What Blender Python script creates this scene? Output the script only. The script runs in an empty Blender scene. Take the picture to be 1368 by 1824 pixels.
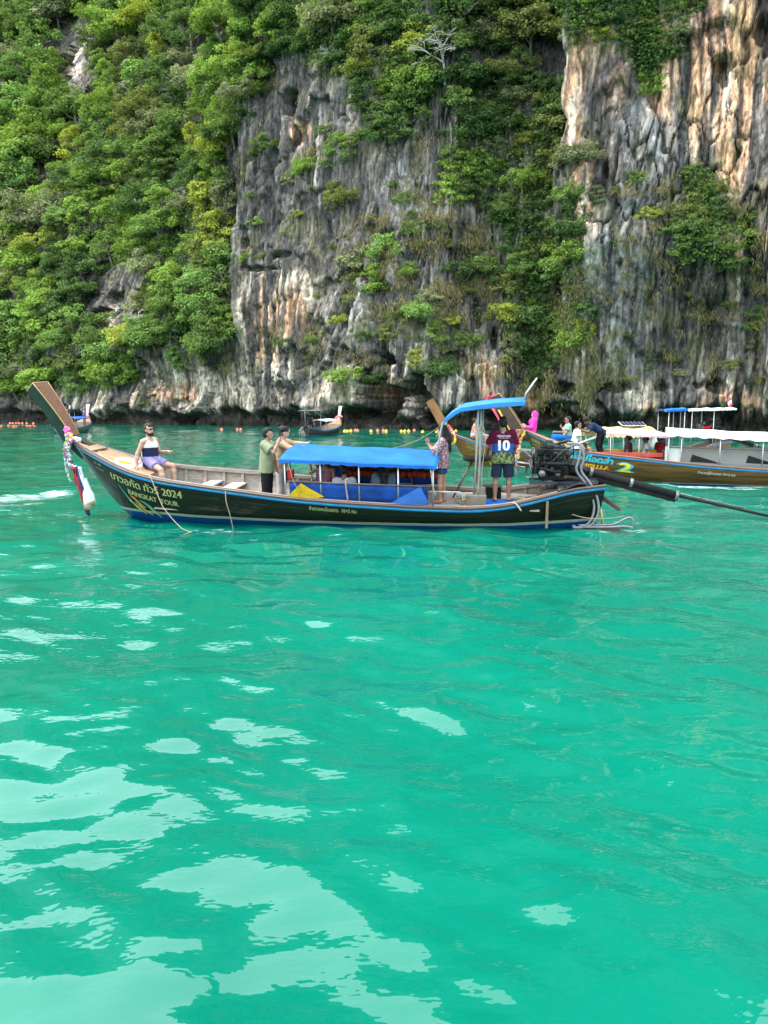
import bpy, bmesh, math, random
import numpy as np
from mathutils import Vector, Matrix, Euler

# ------------------------------------------------------------------ camera, sky, sun, exposure
SC = bpy.context.scene
COL = SC.collection
CAM_H, FOC, CX, CY = 2.36, 1317.0, 684.0, 912.0
PITCH = math.atan((912 - 732) / FOC)
cam = bpy.data.cameras.new("camera")
cam.sensor_fit = 'VERTICAL'
cam.sensor_height = 36.0
cam.sensor_width = 27.0
cam.lens = 36.0 * FOC / 1824.0
cam.clip_start, cam.clip_end = 0.05, 3000.0
cam_o = bpy.data.objects.new("camera", cam)
COL.objects.link(cam_o)
cam_o.location = (0, 0, CAM_H)
cam_o.rotation_euler = (math.radians(90) - PITCH, 0, 0)
SC.camera = cam_o

SUN_EL, SUN_AZ = math.radians(62), math.radians(262)      # azimuth clockwise from +Y: high on the left
world = bpy.data.worlds.new("World")
SC.world = world
world.use_nodes = True
wn = world.node_tree.nodes
wl = world.node_tree.links
bg = wn['Background']
sky = wn.new('ShaderNodeTexSky')
sky.sky_type = 'NISHITA'
sky.sun_disc = False
sky.sun_elevation = SUN_EL
sky.sun_rotation = SUN_AZ
sky.dust_density = 4.0
sky.air_density = 1.0
veil = wn.new('ShaderNodeMix')                 # thin even cloud over the whole sky
veil.data_type = 'RGBA'
veil.inputs['Factor'].default_value = 0.72
veil.inputs['B'].default_value = (8.2, 9.4, 9.9, 1)
wl.new(sky.outputs[0], veil.inputs['A'])
wl.new(veil.outputs['Result'], bg.inputs['Color'])
bg.inputs['Strength'].default_value = 0.15

sun = bpy.data.lights.new("sun", 'SUN')
sun.energy = 1.3
sun.angle = math.radians(12)
sun.color = (1.0, 0.93, 0.82)
sun_o = bpy.data.objects.new("sun", sun)
COL.objects.link(sun_o)
sd = Vector((math.sin(SUN_AZ) * math.cos(SUN_EL), math.cos(SUN_AZ) * math.cos(SUN_EL), math.sin(SUN_EL)))
sun_o.rotation_euler = sd.to_track_quat('Z', 'Y').to_euler()
sun_o.location = sd * 60

vs = SC.view_settings
vs.view_transform = 'Standard'
vs.look = 'None'
vs.exposure = 2.05
vs.gamma = 1.0
vs.use_curve_mapping = False
cy = SC.cycles
cy.max_bounces = 4
cy.diffuse_bounces = 2
cy.glossy_bounces = 2
cy.transmission_bounces = 3
cy.transparent_max_bounces = 6
cy.use_denoising = True
cy.use_adaptive_sampling = True
cy.adaptive_threshold = 0.015
cy.sample_clamp_indirect = 6.0
cy.caustics_reflective = False
cy.caustics_refractive = False

rng = random.Random(7)
nrg = np.random.default_rng(11)

# ------------------------------------------------------------------ surveying: photo pixel <-> place
CP, SP = math.cos(PITCH), math.sin(PITCH)
def ray(x, y):
    return np.array([x - CX, FOC * CP - (y - CY) * SP, -FOC * SP - (y - CY) * CP])
def on_water(x, y, z=0.0):
    d = ray(x, y)
    t = (z - CAM_H) / d[2]
    return Vector((d[0] * t, d[1] * t, z))
def proj(X, Y, Z):
    f = Y * CP - (Z - CAM_H) * SP
    u = Y * SP + (Z - CAM_H) * CP
    return CX + FOC * X / f, CY - FOC * u / f

# ------------------------------------------------------------------ numpy noise
_perm = np.random.default_rng(3).permutation(256)
_perm = np.concatenate([_perm, _perm, _perm])
_grad = np.array([[1,1,0],[-1,1,0],[1,-1,0],[-1,-1,0],[1,0,1],[-1,0,1],[1,0,-1],[-1,0,-1],[0,1,1],[0,-1,1],[0,1,-1],[0,-1,-1],[1,1,0],[-1,1,0],[0,-1,1],[0,-1,-1]], float)
_gx, _gy, _gz = (_grad[:, i].astype(np.float32).copy() for i in range(3))
_pg = (_perm & 15).astype(np.int32)
_perm = _perm.astype(np.int32)
def pn(x, y, z=0.0):
    x, y = np.broadcast_arrays(np.asarray(x, np.float32), np.asarray(y, np.float32))
    z = np.asarray(z, np.float32)
    xi, yi, zi = np.floor(x).astype(np.int32), np.floor(y).astype(np.int32), np.floor(z).astype(np.int32)
    xf, yf, zf = x - xi, y - yi, z - zi
    xi &= 255; yi &= 255; zi &= 255
    u, v, w = (t * t * t * (t * (t * 6 - 15) + 10) for t in (xf, yf, zf))
    out = 0
    for i in (0, 1):
        pi = _perm[xi + i]
        wu = u if i else 1 - u
        for j in (0, 1):
            pj = _perm[pi + yi + j]
            wv = wu * (v if j else 1 - v)
            for k in (0, 1):
                h = _pg[pj + zi + k]
                out = out + wv * (w if k else 1 - w) * (_gx[h] * (xf - i) + _gy[h] * (yf - j) + _gz[h] * (zf - k))
    return out
def fbm(x, y, z=0.0, o=4, gain=0.5):
    s, a = 0.0, 1.0
    for i in range(o):
        s = s + a * pn(np.asarray(x) * 2**i + 17.3 * i, np.asarray(y) * 2**i - 9.1 * i, np.asarray(z) * 2**i + 4.7 * i)
        a *= gain
    return s
def ridge(x, y, z=0.0, o=3):
    s, a = 0.0, 1.0
    for i in range(o):
        s = s + a * (1 - 2 * np.abs(pn(np.asarray(x) * 2**i + 7.7 * i, np.asarray(y) * 2**i + 3.1 * i, np.asarray(z) * 2**i)))
        a *= 0.5
    return s
def sstep(a, b, x):
    t = np.clip((x - a) / (b - a), 0, 1)
    return t * t * (3 - 2 * t)

# ------------------------------------------------------------------ objects
def link(o, parent=None):
    COL.objects.link(o)
    if parent is not None:
        o.parent = parent
    return o
def tag(o, label=None, cat=None, group=None, kind=None):
    if label: o['label'] = label
    if cat: o['category'] = cat
    if group: o['group'] = group
    if kind: o['kind'] = kind
    return o
def empty(name, label=None, cat=None, group=None, loc=(0, 0, 0), rz=0.0, mat=None):
    o = bpy.data.objects.new(name, None)
    o.empty_display_size = 0.2
    COL.objects.link(o)
    if mat is not None:
        o.matrix_world = mat
    else:
        o.location = loc
        o.rotation_euler = (0, 0, rz)
    return tag(o, label, cat, group)
def mesh_np(name, V, Fq, mats, smooth=True):
    """mesh from an (n,3) vertex array and an (m,3|4) face array"""
    me = bpy.data.meshes.new(name)
    V = np.asarray(V, np.float32); Fq = np.asarray(Fq, np.int32)
    k = Fq.shape[1]
    me.vertices.add(len(V)); me.vertices.foreach_set('co', V.ravel())
    me.loops.add(Fq.size); me.loops.foreach_set('vertex_index', Fq.ravel())
    me.polygons.add(len(Fq)); me.polygons.foreach_set('loop_start', np.arange(0, Fq.size, k, dtype=np.int32))
    me.polygons.foreach_set('use_smooth', np.full(len(Fq), smooth))
    me.update(calc_edges=True)
    for m in (mats if isinstance(mats, (list, tuple)) else [mats]):
        me.materials.append(m)
    return me
def frame_of(d):
    d = Vector(d).normalized()
    a = Vector((0, 0, 1)) if abs(d.z) < 0.9 else Vector((1, 0, 0))
    u = d.cross(a).normalized()
    return u, d.cross(u).normalized()
class MB:
    """collects shapes, build() links them as one mesh object"""
    def __init__(self):
        self.v, self.f, self.m, self.s, self.mi = [], [], [], [], 0
    def add(self, V, F, smooth=False):
        n = len(self.v)
        self.v += [tuple(p) for p in V]
        self.f += [tuple(i + n for i in q) for q in F]
        self.m += [self.mi] * len(F)
        self.s += [smooth] * len(F)
        return self
    def box(self, c, s, rot=None, bev=0.0):
        hx, hy, hz = s[0] / 2, s[1] / 2, s[2] / 2
        R = rot if rot is not None else Matrix.Identity(3)
        if bev <= 0:
            P = [Vector((x * hx, y * hy, z * hz)) for x in (-1, 1) for y in (-1, 1) for z in (-1, 1)]
            F = [(0, 1, 3, 2), (4, 6, 7, 5), (0, 4, 5, 1), (2, 3, 7, 6), (0, 2, 6, 4), (1, 5, 7, 3)]
            return self.add([Vector(c) + R @ p for p in P], F)
        b = min(bev, hx * .9, hy * .9, hz * .9)
        P = []
        for z, ins in ((-hz, b), (-hz + b, 0), (hz - b, 0), (hz, b)):
            X, Y = hx - ins, hy - ins
            P += [Vector(q) for q in ((-X + b * (ins == 0), -Y, z), (X - b * (ins == 0), -Y, z), (X, -Y + b * (ins == 0), z), (X, Y - b * (ins == 0), z), (X - b * (ins == 0), Y, z), (-X + b * (ins == 0), Y, z), (-X, Y - b * (ins == 0), z), (-X, -Y + b * (ins == 0), z))]
        F = []
        for k in range(3):
            for i in range(8):
                j = (i + 1) % 8
                F.append((k * 8 + i, k * 8 + j, k * 8 + 8 + j, k * 8 + 8 + i))
        F += [tuple(range(7, -1, -1)), tuple(range(24, 32))]
        return self.add([Vector(c) + R @ p for p in P], F)
    def bar(self, a, b, w, h, up=(0, 0, 1)):
        a, b = Vector(a), Vector(b)
        d = (b - a); L = d.length; d.normalize()
        u = Vector(up)
        s = d.cross(u)
        s = s.normalized() if s.length > 1e-4 else frame_of(d)[0]
        u = s.cross(d).normalized()
        R = Matrix((d, s, u)).transposed()
        return self.box((a + b) / 2, (L, w, h), R)
    def tube(self, pts, r, n=8, cap=True, smooth=True, flat=1.0):
        pts = [Vector(p) for p in pts]
        rs = r if isinstance(r, (list, tuple)) else [r] * len(pts)
        V, F = [], []
        u = None
        for i, p in enumerate(pts):
            d = (pts[min(i + 1, len(pts) - 1)] - pts[max(i - 1, 0)])
            if d.length < 1e-9: d = Vector((0, 0, 1))
            d.normalize()
            if u is None: u = frame_of(d)[0]
            u = (u - d * u.dot(d))
            u = u.normalized() if u.length > 1e-6 else frame_of(d)[0]
            w = d.cross(u)
            for k in range(n):
                a = 2 * math.pi * k / n
                V.append(p + u * math.cos(a) * rs[i] + w * math.sin(a) * rs[i] * flat)
        for i in range(len(pts) - 1):
            for k in range(n):
                j = (k + 1) % n
                F.append((i * n + k, i * n + j, i * n + n + j, i * n + n + k))
        if cap:
            F.append(tuple(range(n - 1, -1, -1)))
            F.append(tuple(range((len(pts) - 1) * n, len(pts) * n)))
        return self.add(V, F, smooth)
    def grid(self, P, thick=0.0, smooth=True, nrm=None):
        """P: rows of points; optional thickness along nrm"""
        R, C = len(P), len(P[0])
        V = [Vector(q) for row in P for q in row]
        F = [(i * C + j, i * C + j + 1, i * C + C + j + 1, i * C + C + j) for i in range(R - 1) for j in range(C - 1)]
        if thick:
            n0 = len(V)
            N = []
            for i in range(R):
                for j in range(C):
                    if nrm is not None:
                        N.append(Vector(nrm)); continue
                    a = V[min(i + 1, R - 1) * C + j] - V[max(i - 1, 0) * C + j]
                    b = V[i * C + min(j + 1, C - 1)] - V[i * C + max(j - 1, 0)]
                    c = b.cross(a)
                    N.append(c.normalized() if c.length > 1e-9 else Vector((0, 0, 1)))
            V += [V[k] + N[k] * thick for k in range(n0)]
            F += [tuple(n0 + i for i in reversed(q)) for q in F]
            E = [[j for j in range(C)], [(R - 1) * C + j for j in range(C)][::-1], [i * C for i in range(R)][::-1], [i * C + C - 1 for i in range(R)]]
            for e in E:
                for a, b in zip(e[:-1], e[1:]):
                    F.append((b, a, a + n0, b + n0))
        return self.add(V, F, smooth)
    def ball(self, c, r, n=8, m=5, sc=(1, 1, 1), rot=None):
        V, F = [], []
        c = Vector(c)
        for i in range(m + 1):
            t = math.pi * i / m
            for k in range(n):
                a = 2 * math.pi * k / n
                p = Vector((math.sin(t) * math.cos(a) * r * sc[0], math.sin(t) * math.sin(a) * r * sc[1], math.cos(t) * r * sc[2]))
                V.append(c + (rot @ p if rot is not None else p))
        for i in range(m):
            for k in range(n):
                j = (k + 1) % n
                F.append((i * n + k, i * n + n + k, i * n + n + j, i * n + j))
        return self.add(V, F, True)
    def poly(self, pts, thick, nrm):
        """flat polygon with thickness"""
        n = len(pts); N = Vector(nrm) * thick
        V = [Vector(p) for p in pts] + [Vector(p) + N for p in pts]
        F = [tuple(range(n - 1, -1, -1)), tuple(range(n, 2 * n))] + [(i, (i + 1) % n, n + (i + 1) % n, n + i) for i in range(n)]
        return self.add(V, F)
    def mesh(self, name, mats):
        me = bpy.data.meshes.new(name)
        me.from_pydata([tuple(p) for p in self.v], [], self.f)
        for m in (mats if isinstance(mats, (list, tuple)) else [mats]):
            me.materials.append(m)
        if any(self.m): me.polygons.foreach_set('material_index', self.m)
        me.polygons.foreach_set('use_smooth', self.s)
        me.update()
        return me
    def build(self, name, mats, parent=None, recalc=True):
        me = self.mesh(name, mats)
        if recalc:
            bm = bmesh.new(); bm.from_mesh(me)
            bmesh.ops.recalc_face_normals(bm, faces=bm.faces)
            bm.to_mesh(me); bm.free()
        return link(bpy.data.objects.new(name, me), parent)

# ------------------------------------------------------------------ materials
_M = {}
def mat(key, col, rough=0.6, var=0.15, scale=6.0, bump=0.0, metal=0.0, spec=0.5, stretch=(1, 1, 1), detail=5.0, col2=None, mixs=None, coat=0.0):
    """plain procedural material: colour broken up by object-space noise"""
    if key in _M: return _M[key]
    m = bpy.data.materials.new(key); m.use_nodes = True
    nt = m.node_tree; N, L = nt.nodes, nt.links
    b = N['Principled BSDF']
    tc = N.new('ShaderNodeTexCoord'); mp = N.new('ShaderNodeMapping')
    mp.inputs['Scale'].default_value = stretch
    L.new(tc.outputs['Object'], mp.inputs['Vector'])
    no = N.new('ShaderNodeTexNoise'); no.inputs['Scale'].default_value = scale; no.inputs['Detail'].default_value = detail
    L.new(mp.outputs[0], no.inputs['Vector'])
    rp = N.new('ShaderNodeValToRGB')
    c = np.array(col[:3])
    c2 = np.array(col2[:3]) if col2 is not None else c * (1 + var)
    c1 = c if col2 is not None else c * (1 - var)
    lo, hi = mixs if mixs else (0.3, 0.7)
    rp.color_ramp.elements[0].position = lo; rp.color_ramp.elements[1].position = hi
    rp.color_ramp.elements[0].color = (*np.clip(c1, 0, 1), 1); rp.color_ramp.elements[1].color = (*np.clip(c2, 0, 1), 1)
    L.new(no.outputs[0], rp.inputs[0]); L.new(rp.outputs[0], b.inputs['Base Color'])
    b.inputs['Roughness'].default_value = rough
    b.inputs['Metallic'].default_value = metal
    b.inputs['Specular IOR Level'].default_value = spec
    b.inputs['Coat Weight'].default_value = coat
    if bump:
        bu = N.new('ShaderNodeBump'); bu.inputs['Strength'].default_value = bump; bu.inputs['Distance'].default_value = 0.02
        L.new(no.outputs[0], bu.inputs['Height']); L.new(bu.outputs[0], b.inputs['Normal'])
    _M[key] = m
    return m
ORD = ['first', 'second', 'third', 'fourth', 'fifth', 'sixth', 'seventh', 'eighth', 'ninth', 'tenth', 'eleventh', 'twelfth', 'thirteenth', 'fourteenth', 'fifteenth', 'sixteenth', 'seventeenth', 'eighteenth', 'nineteenth', 'twentieth']
# ================================================================== the cliff
FP = np.array([  # column (photo x where it meets the water), distance
    (-900, 190), (-500, 186), (-250, 172), (0, 152), (175, 136), (330, 121), (400, 118), (430, 117), (540, 108), (640, 98), (760, 92),
    (880, 92.5), (960, 92.5), (1000, 91), (1030, 86.5), (1200, 84), (1368, 80), (1600, 73), (1900, 64), (2300, 52)], float)
cols = np.concatenate([np.arange(-900, -60, 20), np.arange(-60, 1440, 2.15), np.arange(1440, 2300, 20)]).astype(float)
nC, nR = len(cols), 470
Yb = np.interp(cols, FP[:, 0], FP[:, 1])
k = np.hanning(61); k /= k.sum()
Yb = np.convolve(np.pad(Yb, 30, mode='edge'), k, mode='valid')
d0 = np.array([ray(c, 760) for c in cols])
Xb = d0[:, 0] / d0[:, 1] * Yb
dist = np.hypot(Xb, Yb)
tx, ty = np.gradient(Xb), np.gradient(Yb)
k2 = np.hanning(91); k2 /= k2.sum()
tx = np.convolve(np.pad(tx / np.hypot(tx, ty), 45, mode='edge'), k2, mode='valid')
ty_ = np.convolve(np.pad(ty / np.hypot(np.gradient(Xb), ty), 45, mode='edge'), k2, mode='valid')
tl = np.hypot(tx, ty_); tx, ty_ = tx / tl, ty_ / tl
nx, ny = ty_, -tx                                   # outward (to the lagoon)
S1 = np.concatenate([[0], np.cumsum(np.hypot(np.diff(Xb), np.diff(Yb)))])
el = np.interp(cols, [-900, 0, 250, 500, 684, 1000, 1368, 2300], [31, 36.5, 40, 45, 47.5, 53, 56, 56])
el = el + 3.2 * fbm(cols / 170, 0.3, 2.2, 4)
ztop = CAM_H + dist * np.tan(np.radians(el))
v = np.linspace(0, 1, nR) ** 1.12
Z = -1.5 + v[:, None] * (ztop[None, :] + 1.5)
C = np.broadcast_to(cols[None, :], Z.shape)
S = np.broadcast_to(S1[None, :], Z.shape)
D = np.broadcast_to(dist[None, :], Z.shape)
# large shape: how far the face leans back, and the big steps in it
lean = np.interp(cols, [-900, 0, 250, 385, 425, 600, 700, 800, 870, 985, 1015, 1100, 2300], [.5, .42, .36, .26, .03, .10, .16, .16, .2, .16, -.015, .02, .05])
lean_hi = np.interp(cols, [-900, 0, 250, 450, 800, 1100, 2300], [.5, .42, .36, .25, .10, .03, .05])
lm = sstep(45, 85, Z + 8 * fbm(S / 14, 0.4, 5.5, 2))
off = -(lean[None, :] * np.clip(Z, 0, 62) + (lean[None, :] * (1 - lm) + lean_hi[None, :] * lm) * np.clip(Z - 62, 0, None))
off -= lm * 18 * (lean_hi - lean)[None, :]
PX0, PY0 = proj(Xb[None, :] + nx[None, :] * off, Yb[None, :] + ny[None, :] * off, Z)   # height in the photo, to place features
wob = fbm(S / 9, Z / 14, 3.3, 3)
edge = sstep(-8, 12, 405 + 14 * wob - C) * sstep(690, 610, PY0)
off += edge * 4.0
slab = sstep(-6, 10, C - 1008 - 10 * wob - 12 * sstep(300, 500, PY0)) * sstep(560, 430, PY0)
off += slab * 3.2
off += 2.6 * fbm(S / 26, Z / 40, 1.1, 3) + 1.2 * fbm(S / 8, Z / 24, 5.2, 3)
PX0, PY0 = proj(Xb[None, :] + nx[None, :] * off, Yb[None, :] + ny[None, :] * off, Z)
# terraces on the wooded slope
ter = Z / 11 + 1.4 * fbm(S / 22, Z / 30, 8.8, 2)
terf = ter - np.floor(ter)
woody = np.clip(sstep(420, 380, C) + .0, 0, 1)
off += woody * 2.6 * (sstep(0, .25, terf) * -1 * terf + terf * .2 + .4)
# dripstone curtains: rock hanging out over undercut steps
cur = Z / 8.5 + 1.1 * fbm(S / 7, Z / 18, 2.2, 3) + .18 * ridge(S / 1.3, Z / 20, 6.1, 2)
cf = cur - np.floor(cur)
camp = np.clip(.35 + 1.5 * fbm(S / 16, Z / 14, 4.4, 2), 0, 1.2) * (1 - .7 * woody)
off += camp * 1.5 * (sstep(0, .10, cf) * (1 - cf) - .45)
# flutes and stalactite ribs
fl = ridge(S / 2.6 + .5 * wob, Z / 34, 7.5, 2)
fl2 = ridge(S / .95 + .8 * wob, Z / 13, 9.4, 2)
flm = np.clip(.55 + 1.2 * fbm(S / 18, Z / 20, 6.6, 2), 0.12, 1.1)
off += flm * (.85 * fl + .42 * fl2)
cr = ridge(S / 1.6, Z / 4.0, off / 2.5, 3)
off += .20 * cr * (1.15 - .5 * flm) + .08 * fbm(S / .7, Z / .8, off, 2)
# jointed blocks: each block of rock stands a little proud or back, with open cracks between
def blocks(u, w):
    ui, wi = np.floor(u).astype(np.int32), np.floor(w).astype(np.int32)
    f1 = np.full(u.shape, 9., np.float32); f2 = f1.copy(); val = np.zeros(u.shape, np.float32); gx_ = val.copy(); gy_ = val.copy()
    for i in (-1, 0, 1):
        for j in (-1, 0, 1):
            h = _perm[_perm[(ui + i) & 255] + ((wi + j) & 255)]
            cx, cy_ = ui + i + (h / 255.) * .9 + .05, wi + j + (_perm[h + 37] / 255.) * .9 + .05
            du, dw = u - cx, w - cy_
            d = np.hypot(du, dw)
            m = d < f1
            f2 = np.where(m, f1, np.minimum(f2, d)); f1 = np.where(m, d, f1)
            hv = _perm[h + 91] / 255.
            val = np.where(m, hv, val); gx_ = np.where(m, du * (_perm[h + 11] / 127.5 - 1), gx_); gy_ = np.where(m, dw * (_perm[h + 53] / 127.5 - 1), gy_)
    return f2 - f1, val, gx_ + gy_
wx, wz = .45 * fbm(S / 3, Z / 6, 3.1, 2), .40 * fbm(S / 2.2, Z / 4, 8.1, 2)
e1, v1, t1 = blocks((S / 1.9 + wx).astype(np.float32), (Z / 8.0 + wz).astype(np.float32))
e2, v2, t2 = blocks((S / .8 + 1.3 * wx + 40).astype(np.float32), (Z / 2.9 + 1.3 * wz + 20).astype(np.float32))
bm_ = np.clip(.75 + 1.1 * fbm(S / 15, Z / 17, 7.9, 2), .25, 1.2)
off += bm_ * (.95 * (v1 - .5) + .5 * t1 - .5 * sstep(.09, .0, e1)) + bm_ * (.36 * (v2 - .5) + .22 * t2 - .24 * sstep(.12, .0, e2))
crack = np.clip(bm_ * (.8 * sstep(.07, .0, e1) + .5 * sstep(.10, .0, e2)), 0, .85)
# the wave-cut notch along the water and the caves
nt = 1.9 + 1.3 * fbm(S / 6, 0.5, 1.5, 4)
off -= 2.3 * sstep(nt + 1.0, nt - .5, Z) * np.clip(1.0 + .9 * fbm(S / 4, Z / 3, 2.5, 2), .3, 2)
HW = fbm(S / 2.0, Z / 2.4, 3.9, 3)
def hole(px, py, rx, ry, depth, soft=.45, w=.75):
    global off
    q = np.hypot((PX0 - px) / rx, (PY0 - py) / ry) + w * HW
    off -= depth * sstep(1.0, 1.0 - soft, q)
for h in ((528, 190, 17, 32, 6, .3, .12), (672, 706, 36, 44, 9, .3, .5), (742, 700, 26, 34, 8, .3, .5), (640, 735, 40, 18, 3), (700, 730, 60, 20, 3), (497, 690, 12, 12, 3), (655, 720, 20, 40, 4), (715, 712, 30, 26, 4), (757, 725, 20, 30, 3),
          (690, 615, 5, 26, 2.5), (652, 665, 14, 14, 2), (620, 570, 7, 22, 2), (850, 560, 9, 34, 2), (700, 640, 18, 12, 2.5), (812, 640, 16, 22, 2), (880, 610, 10, 24, 2.5),
          (1080, 305, 7, 16, 1.6), (1105, 470, 7, 7, 1.5), (1010, 690, 22, 16, 2.5), (1090, 690, 40, 10, 1.6), (1010, 730, 60, 18, 2), (885, 730, 40, 20, 2.5), (1040, 770, 40, 24, 2),
          (1290, 120, 18, 30, 2.2), (1360, 60, 16, 36, 2), (1180, 690, 24, 14, 1.6), (1270, 690, 30, 12, 1.8), (960, 700, 14, 26, 2), (470, 480, 40, 6, 1.6), (500, 455, 30, 8, 1.4), (440, 430, 12, 26, 1.4),
          (290, 600, 20, 14, 1.6), (330, 720, 16, 12, 1.5), (210, 560, 14, 40, 2), (130, 130, 8, 30, 2), (170, 300, 10, 40, 2.4), (330, 310, 14, 30, 3), (280, 130, 16, 26, 3)):
    hole(*h)
Xc = Xb[None, :] + nx[None, :] * off
Yc = Yb[None, :] + ny[None, :] * off
PXc, PYc = proj(Xc, Yc, Z)
V = np.stack([Xc, Yc, Z], -1)
# plateau behind the top edge
back = V[-1:].copy(); back[..., 0] -= nx * 60; back[..., 1] -= ny * 60; back[..., 2] += 18
V = np.concatenate([V, back], 0)
idx = np.arange((nR + 1) * nC).reshape(nR + 1, nC)
Fq = np.stack([idx[:-1, :-1], idx[:-1, 1:], idx[1:, 1:], idx[1:, :-1]], -1).reshape(-1, 4)

# ---- rock colours (limestone, lichen, iron and soot streaks)
def A(*c): return np.array(c)[None, None, :]
BW = [fbm(S / 5, Z / 8, 1.9, 3), fbm(S / 5, Z / 8, 6.3, 3)]
def blob(px, py, rx, ry, soft=.6, w=.35, f=5.0):
    q = np.hypot((PXc - px) / rx, (PYc - py) / ry) + w * BW[int(px) % 2]
    return sstep(1.0, 1.0 - soft, q)
g1 = fbm(S / 11, Z / 18, 2.1, 4); g2 = fbm(S / 2.2, Z / 4.5, 7.1, 3)
tone = np.clip(.5 + .8 * g1 + .35 * g2, 0, 1)[..., None]
rock = A(.034, .032, .032) * (1 - tone) + A(.175, .165, .155) * tone
lightm = np.zeros(Z.shape); orange = np.zeros(Z.shape); blue = np.zeros(Z.shape); dark = np.zeros(Z.shape)
for b in ((465, 570, 75, 125), (530, 520, 70, 55), (500, 660, 70, 25), (430, 700, 90, 55), (310, 690, 110, 55), (190, 715, 90, 32), (750, 690, 70, 60), (850, 660, 50, 60), (700, 650, 40, 30),
          (600, 690, 40, 50), (920, 690, 50, 40), (1150, 705, 50, 36), (1290, 715, 90, 36), (1040, 150, 60, 120), (1300, 200, 120, 220), (1050, 640, 50, 50), (135, 110, 14, 40), (200, 570, 14, 34), (560, 720, 50, 30)):
    lightm = np.maximum(lightm, blob(*b))
for b in ((478, 570, 52, 100), (510, 560, 46, 70), (535, 235, 22, 26, .3, .15), (1026, 190, 34, 190), (1040, 320, 44, 140), (1065, 110, 60, 110), (1250, 160, 80, 190), (1335, 220, 90, 230), (1300, 60, 110, 110), (1180, 120, 40, 100), (1350, 420, 40, 60),
          (860, 680, 30, 60), (930, 720, 50, 40), (1160, 730, 40, 24), (1300, 720, 70, 30), (825, 190, 12, 30), (1021, 400, 8, 40, .3, .1), (700, 690, 24, 24), (300, 700, 60, 24), (1320, 480, 30, 60)):
    orange = np.maximum(orange, blob(*b))
for b in ((1110, 450, 75, 150), (1120, 620, 70, 70), (1150, 260, 60, 120), (715, 330, 55, 90), (790, 410, 26, 80), (1090, 60, 60, 90), (800, 250, 40, 60), (640, 560, 50, 60), (740, 580, 60, 60)):
    blue = np.maximum(blue, blob(*b))
for b in ((470, 340, 75, 130), (560, 420, 60, 120), (1195, 560, 60, 150, .3), (500, 60, 60, 60), (1210, 720, 60, 40), (920, 60, 70, 120), (200, 520, 50, 80), (640, 720, 60, 40), (540, 560, 40, 90), (1280, 540, 50, 100), (560, 180, 80, 80), (900, 560, 60, 100)):
    dark = np.maximum(dark, blob(*b))
s1 = fbm(S / 1.1 + .6 * wob, Z / 16, 3.7, 3)
s2 = fbm(S / 3.0 + .6 * wob, Z / 30, 5.7, 3)
s3 = fbm(S / .55 + .4 * wob, Z / 9, 1.7, 2)
def mx(c, t, m): return c * (1 - m[..., None]) + t * m[..., None]
rock = mx(rock, A(.165, .170, .178), blue * .85)
rock = mx(rock, A(.050, .048, .048), dark * .85)
rock = mx(rock, A(.46, .40, .34), np.clip(lightm * (.72 + 1.3 * s2 + .8 * s1), 0, .95))
rock = mx(rock, A(.50, .30, .19), np.clip(orange * (.85 + 1.5 * s2 + 1.2 * s1), 0, .94))
rock = mx(rock, A(.50, .46, .42), np.clip((s1 - .28) * 3.2, 0, .75) * np.clip(.25 + lightm + orange, 0, 1))
rock = mx(rock, A(.36, .36, .36), np.clip((s3 - .28) * 3.0, 0, .5) * np.clip(.35 + .8 * lightm + .6 * orange + .5 * g1, 0, .9))
rock = mx(rock, A(.020, .020, .021), np.clip((-s3 - .20) * 4, 0, .75) * np.clip(.7 + .8 * g1, .15, 1))
rock = mx(rock, A(.028, .029, .032), np.clip((-s1 - .13) * 5, 0, .92) * np.clip(.55 + .6 * g1 + .3 * orange - .4 * blue, 0, 1))
rock = mx(rock, A(.05, .05, .055), np.clip((-s2 - .15) * 4, 0, .8) * (1 - .6 * blue))
rock = mx(rock, A(.10, .105, .05), np.clip((fbm(S / 4, Z / 5, 9.9, 3) - .18) * 2.5, 0, .45) * sstep(0, 60, 760 - PYc))
rock = rock * (1 + .38 * (v1 - .5) + .42 * (v2 - .5))[..., None]
rock = mx(rock, A(.030, .028, .026), crack)          # darker tone along the joints
rock = mx(rock, A(.026, .024, .020), sstep(nt + .9, nt + .1, Z + 1.3 * s1 + .8 * s3))
rock = rock * (A(1.0, .945, .875) * (1 - orange[..., None]) + A(1.0, .93, .86) * orange[..., None])
rgb = np.concatenate([rock, rock[-1:]], 0)

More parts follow.
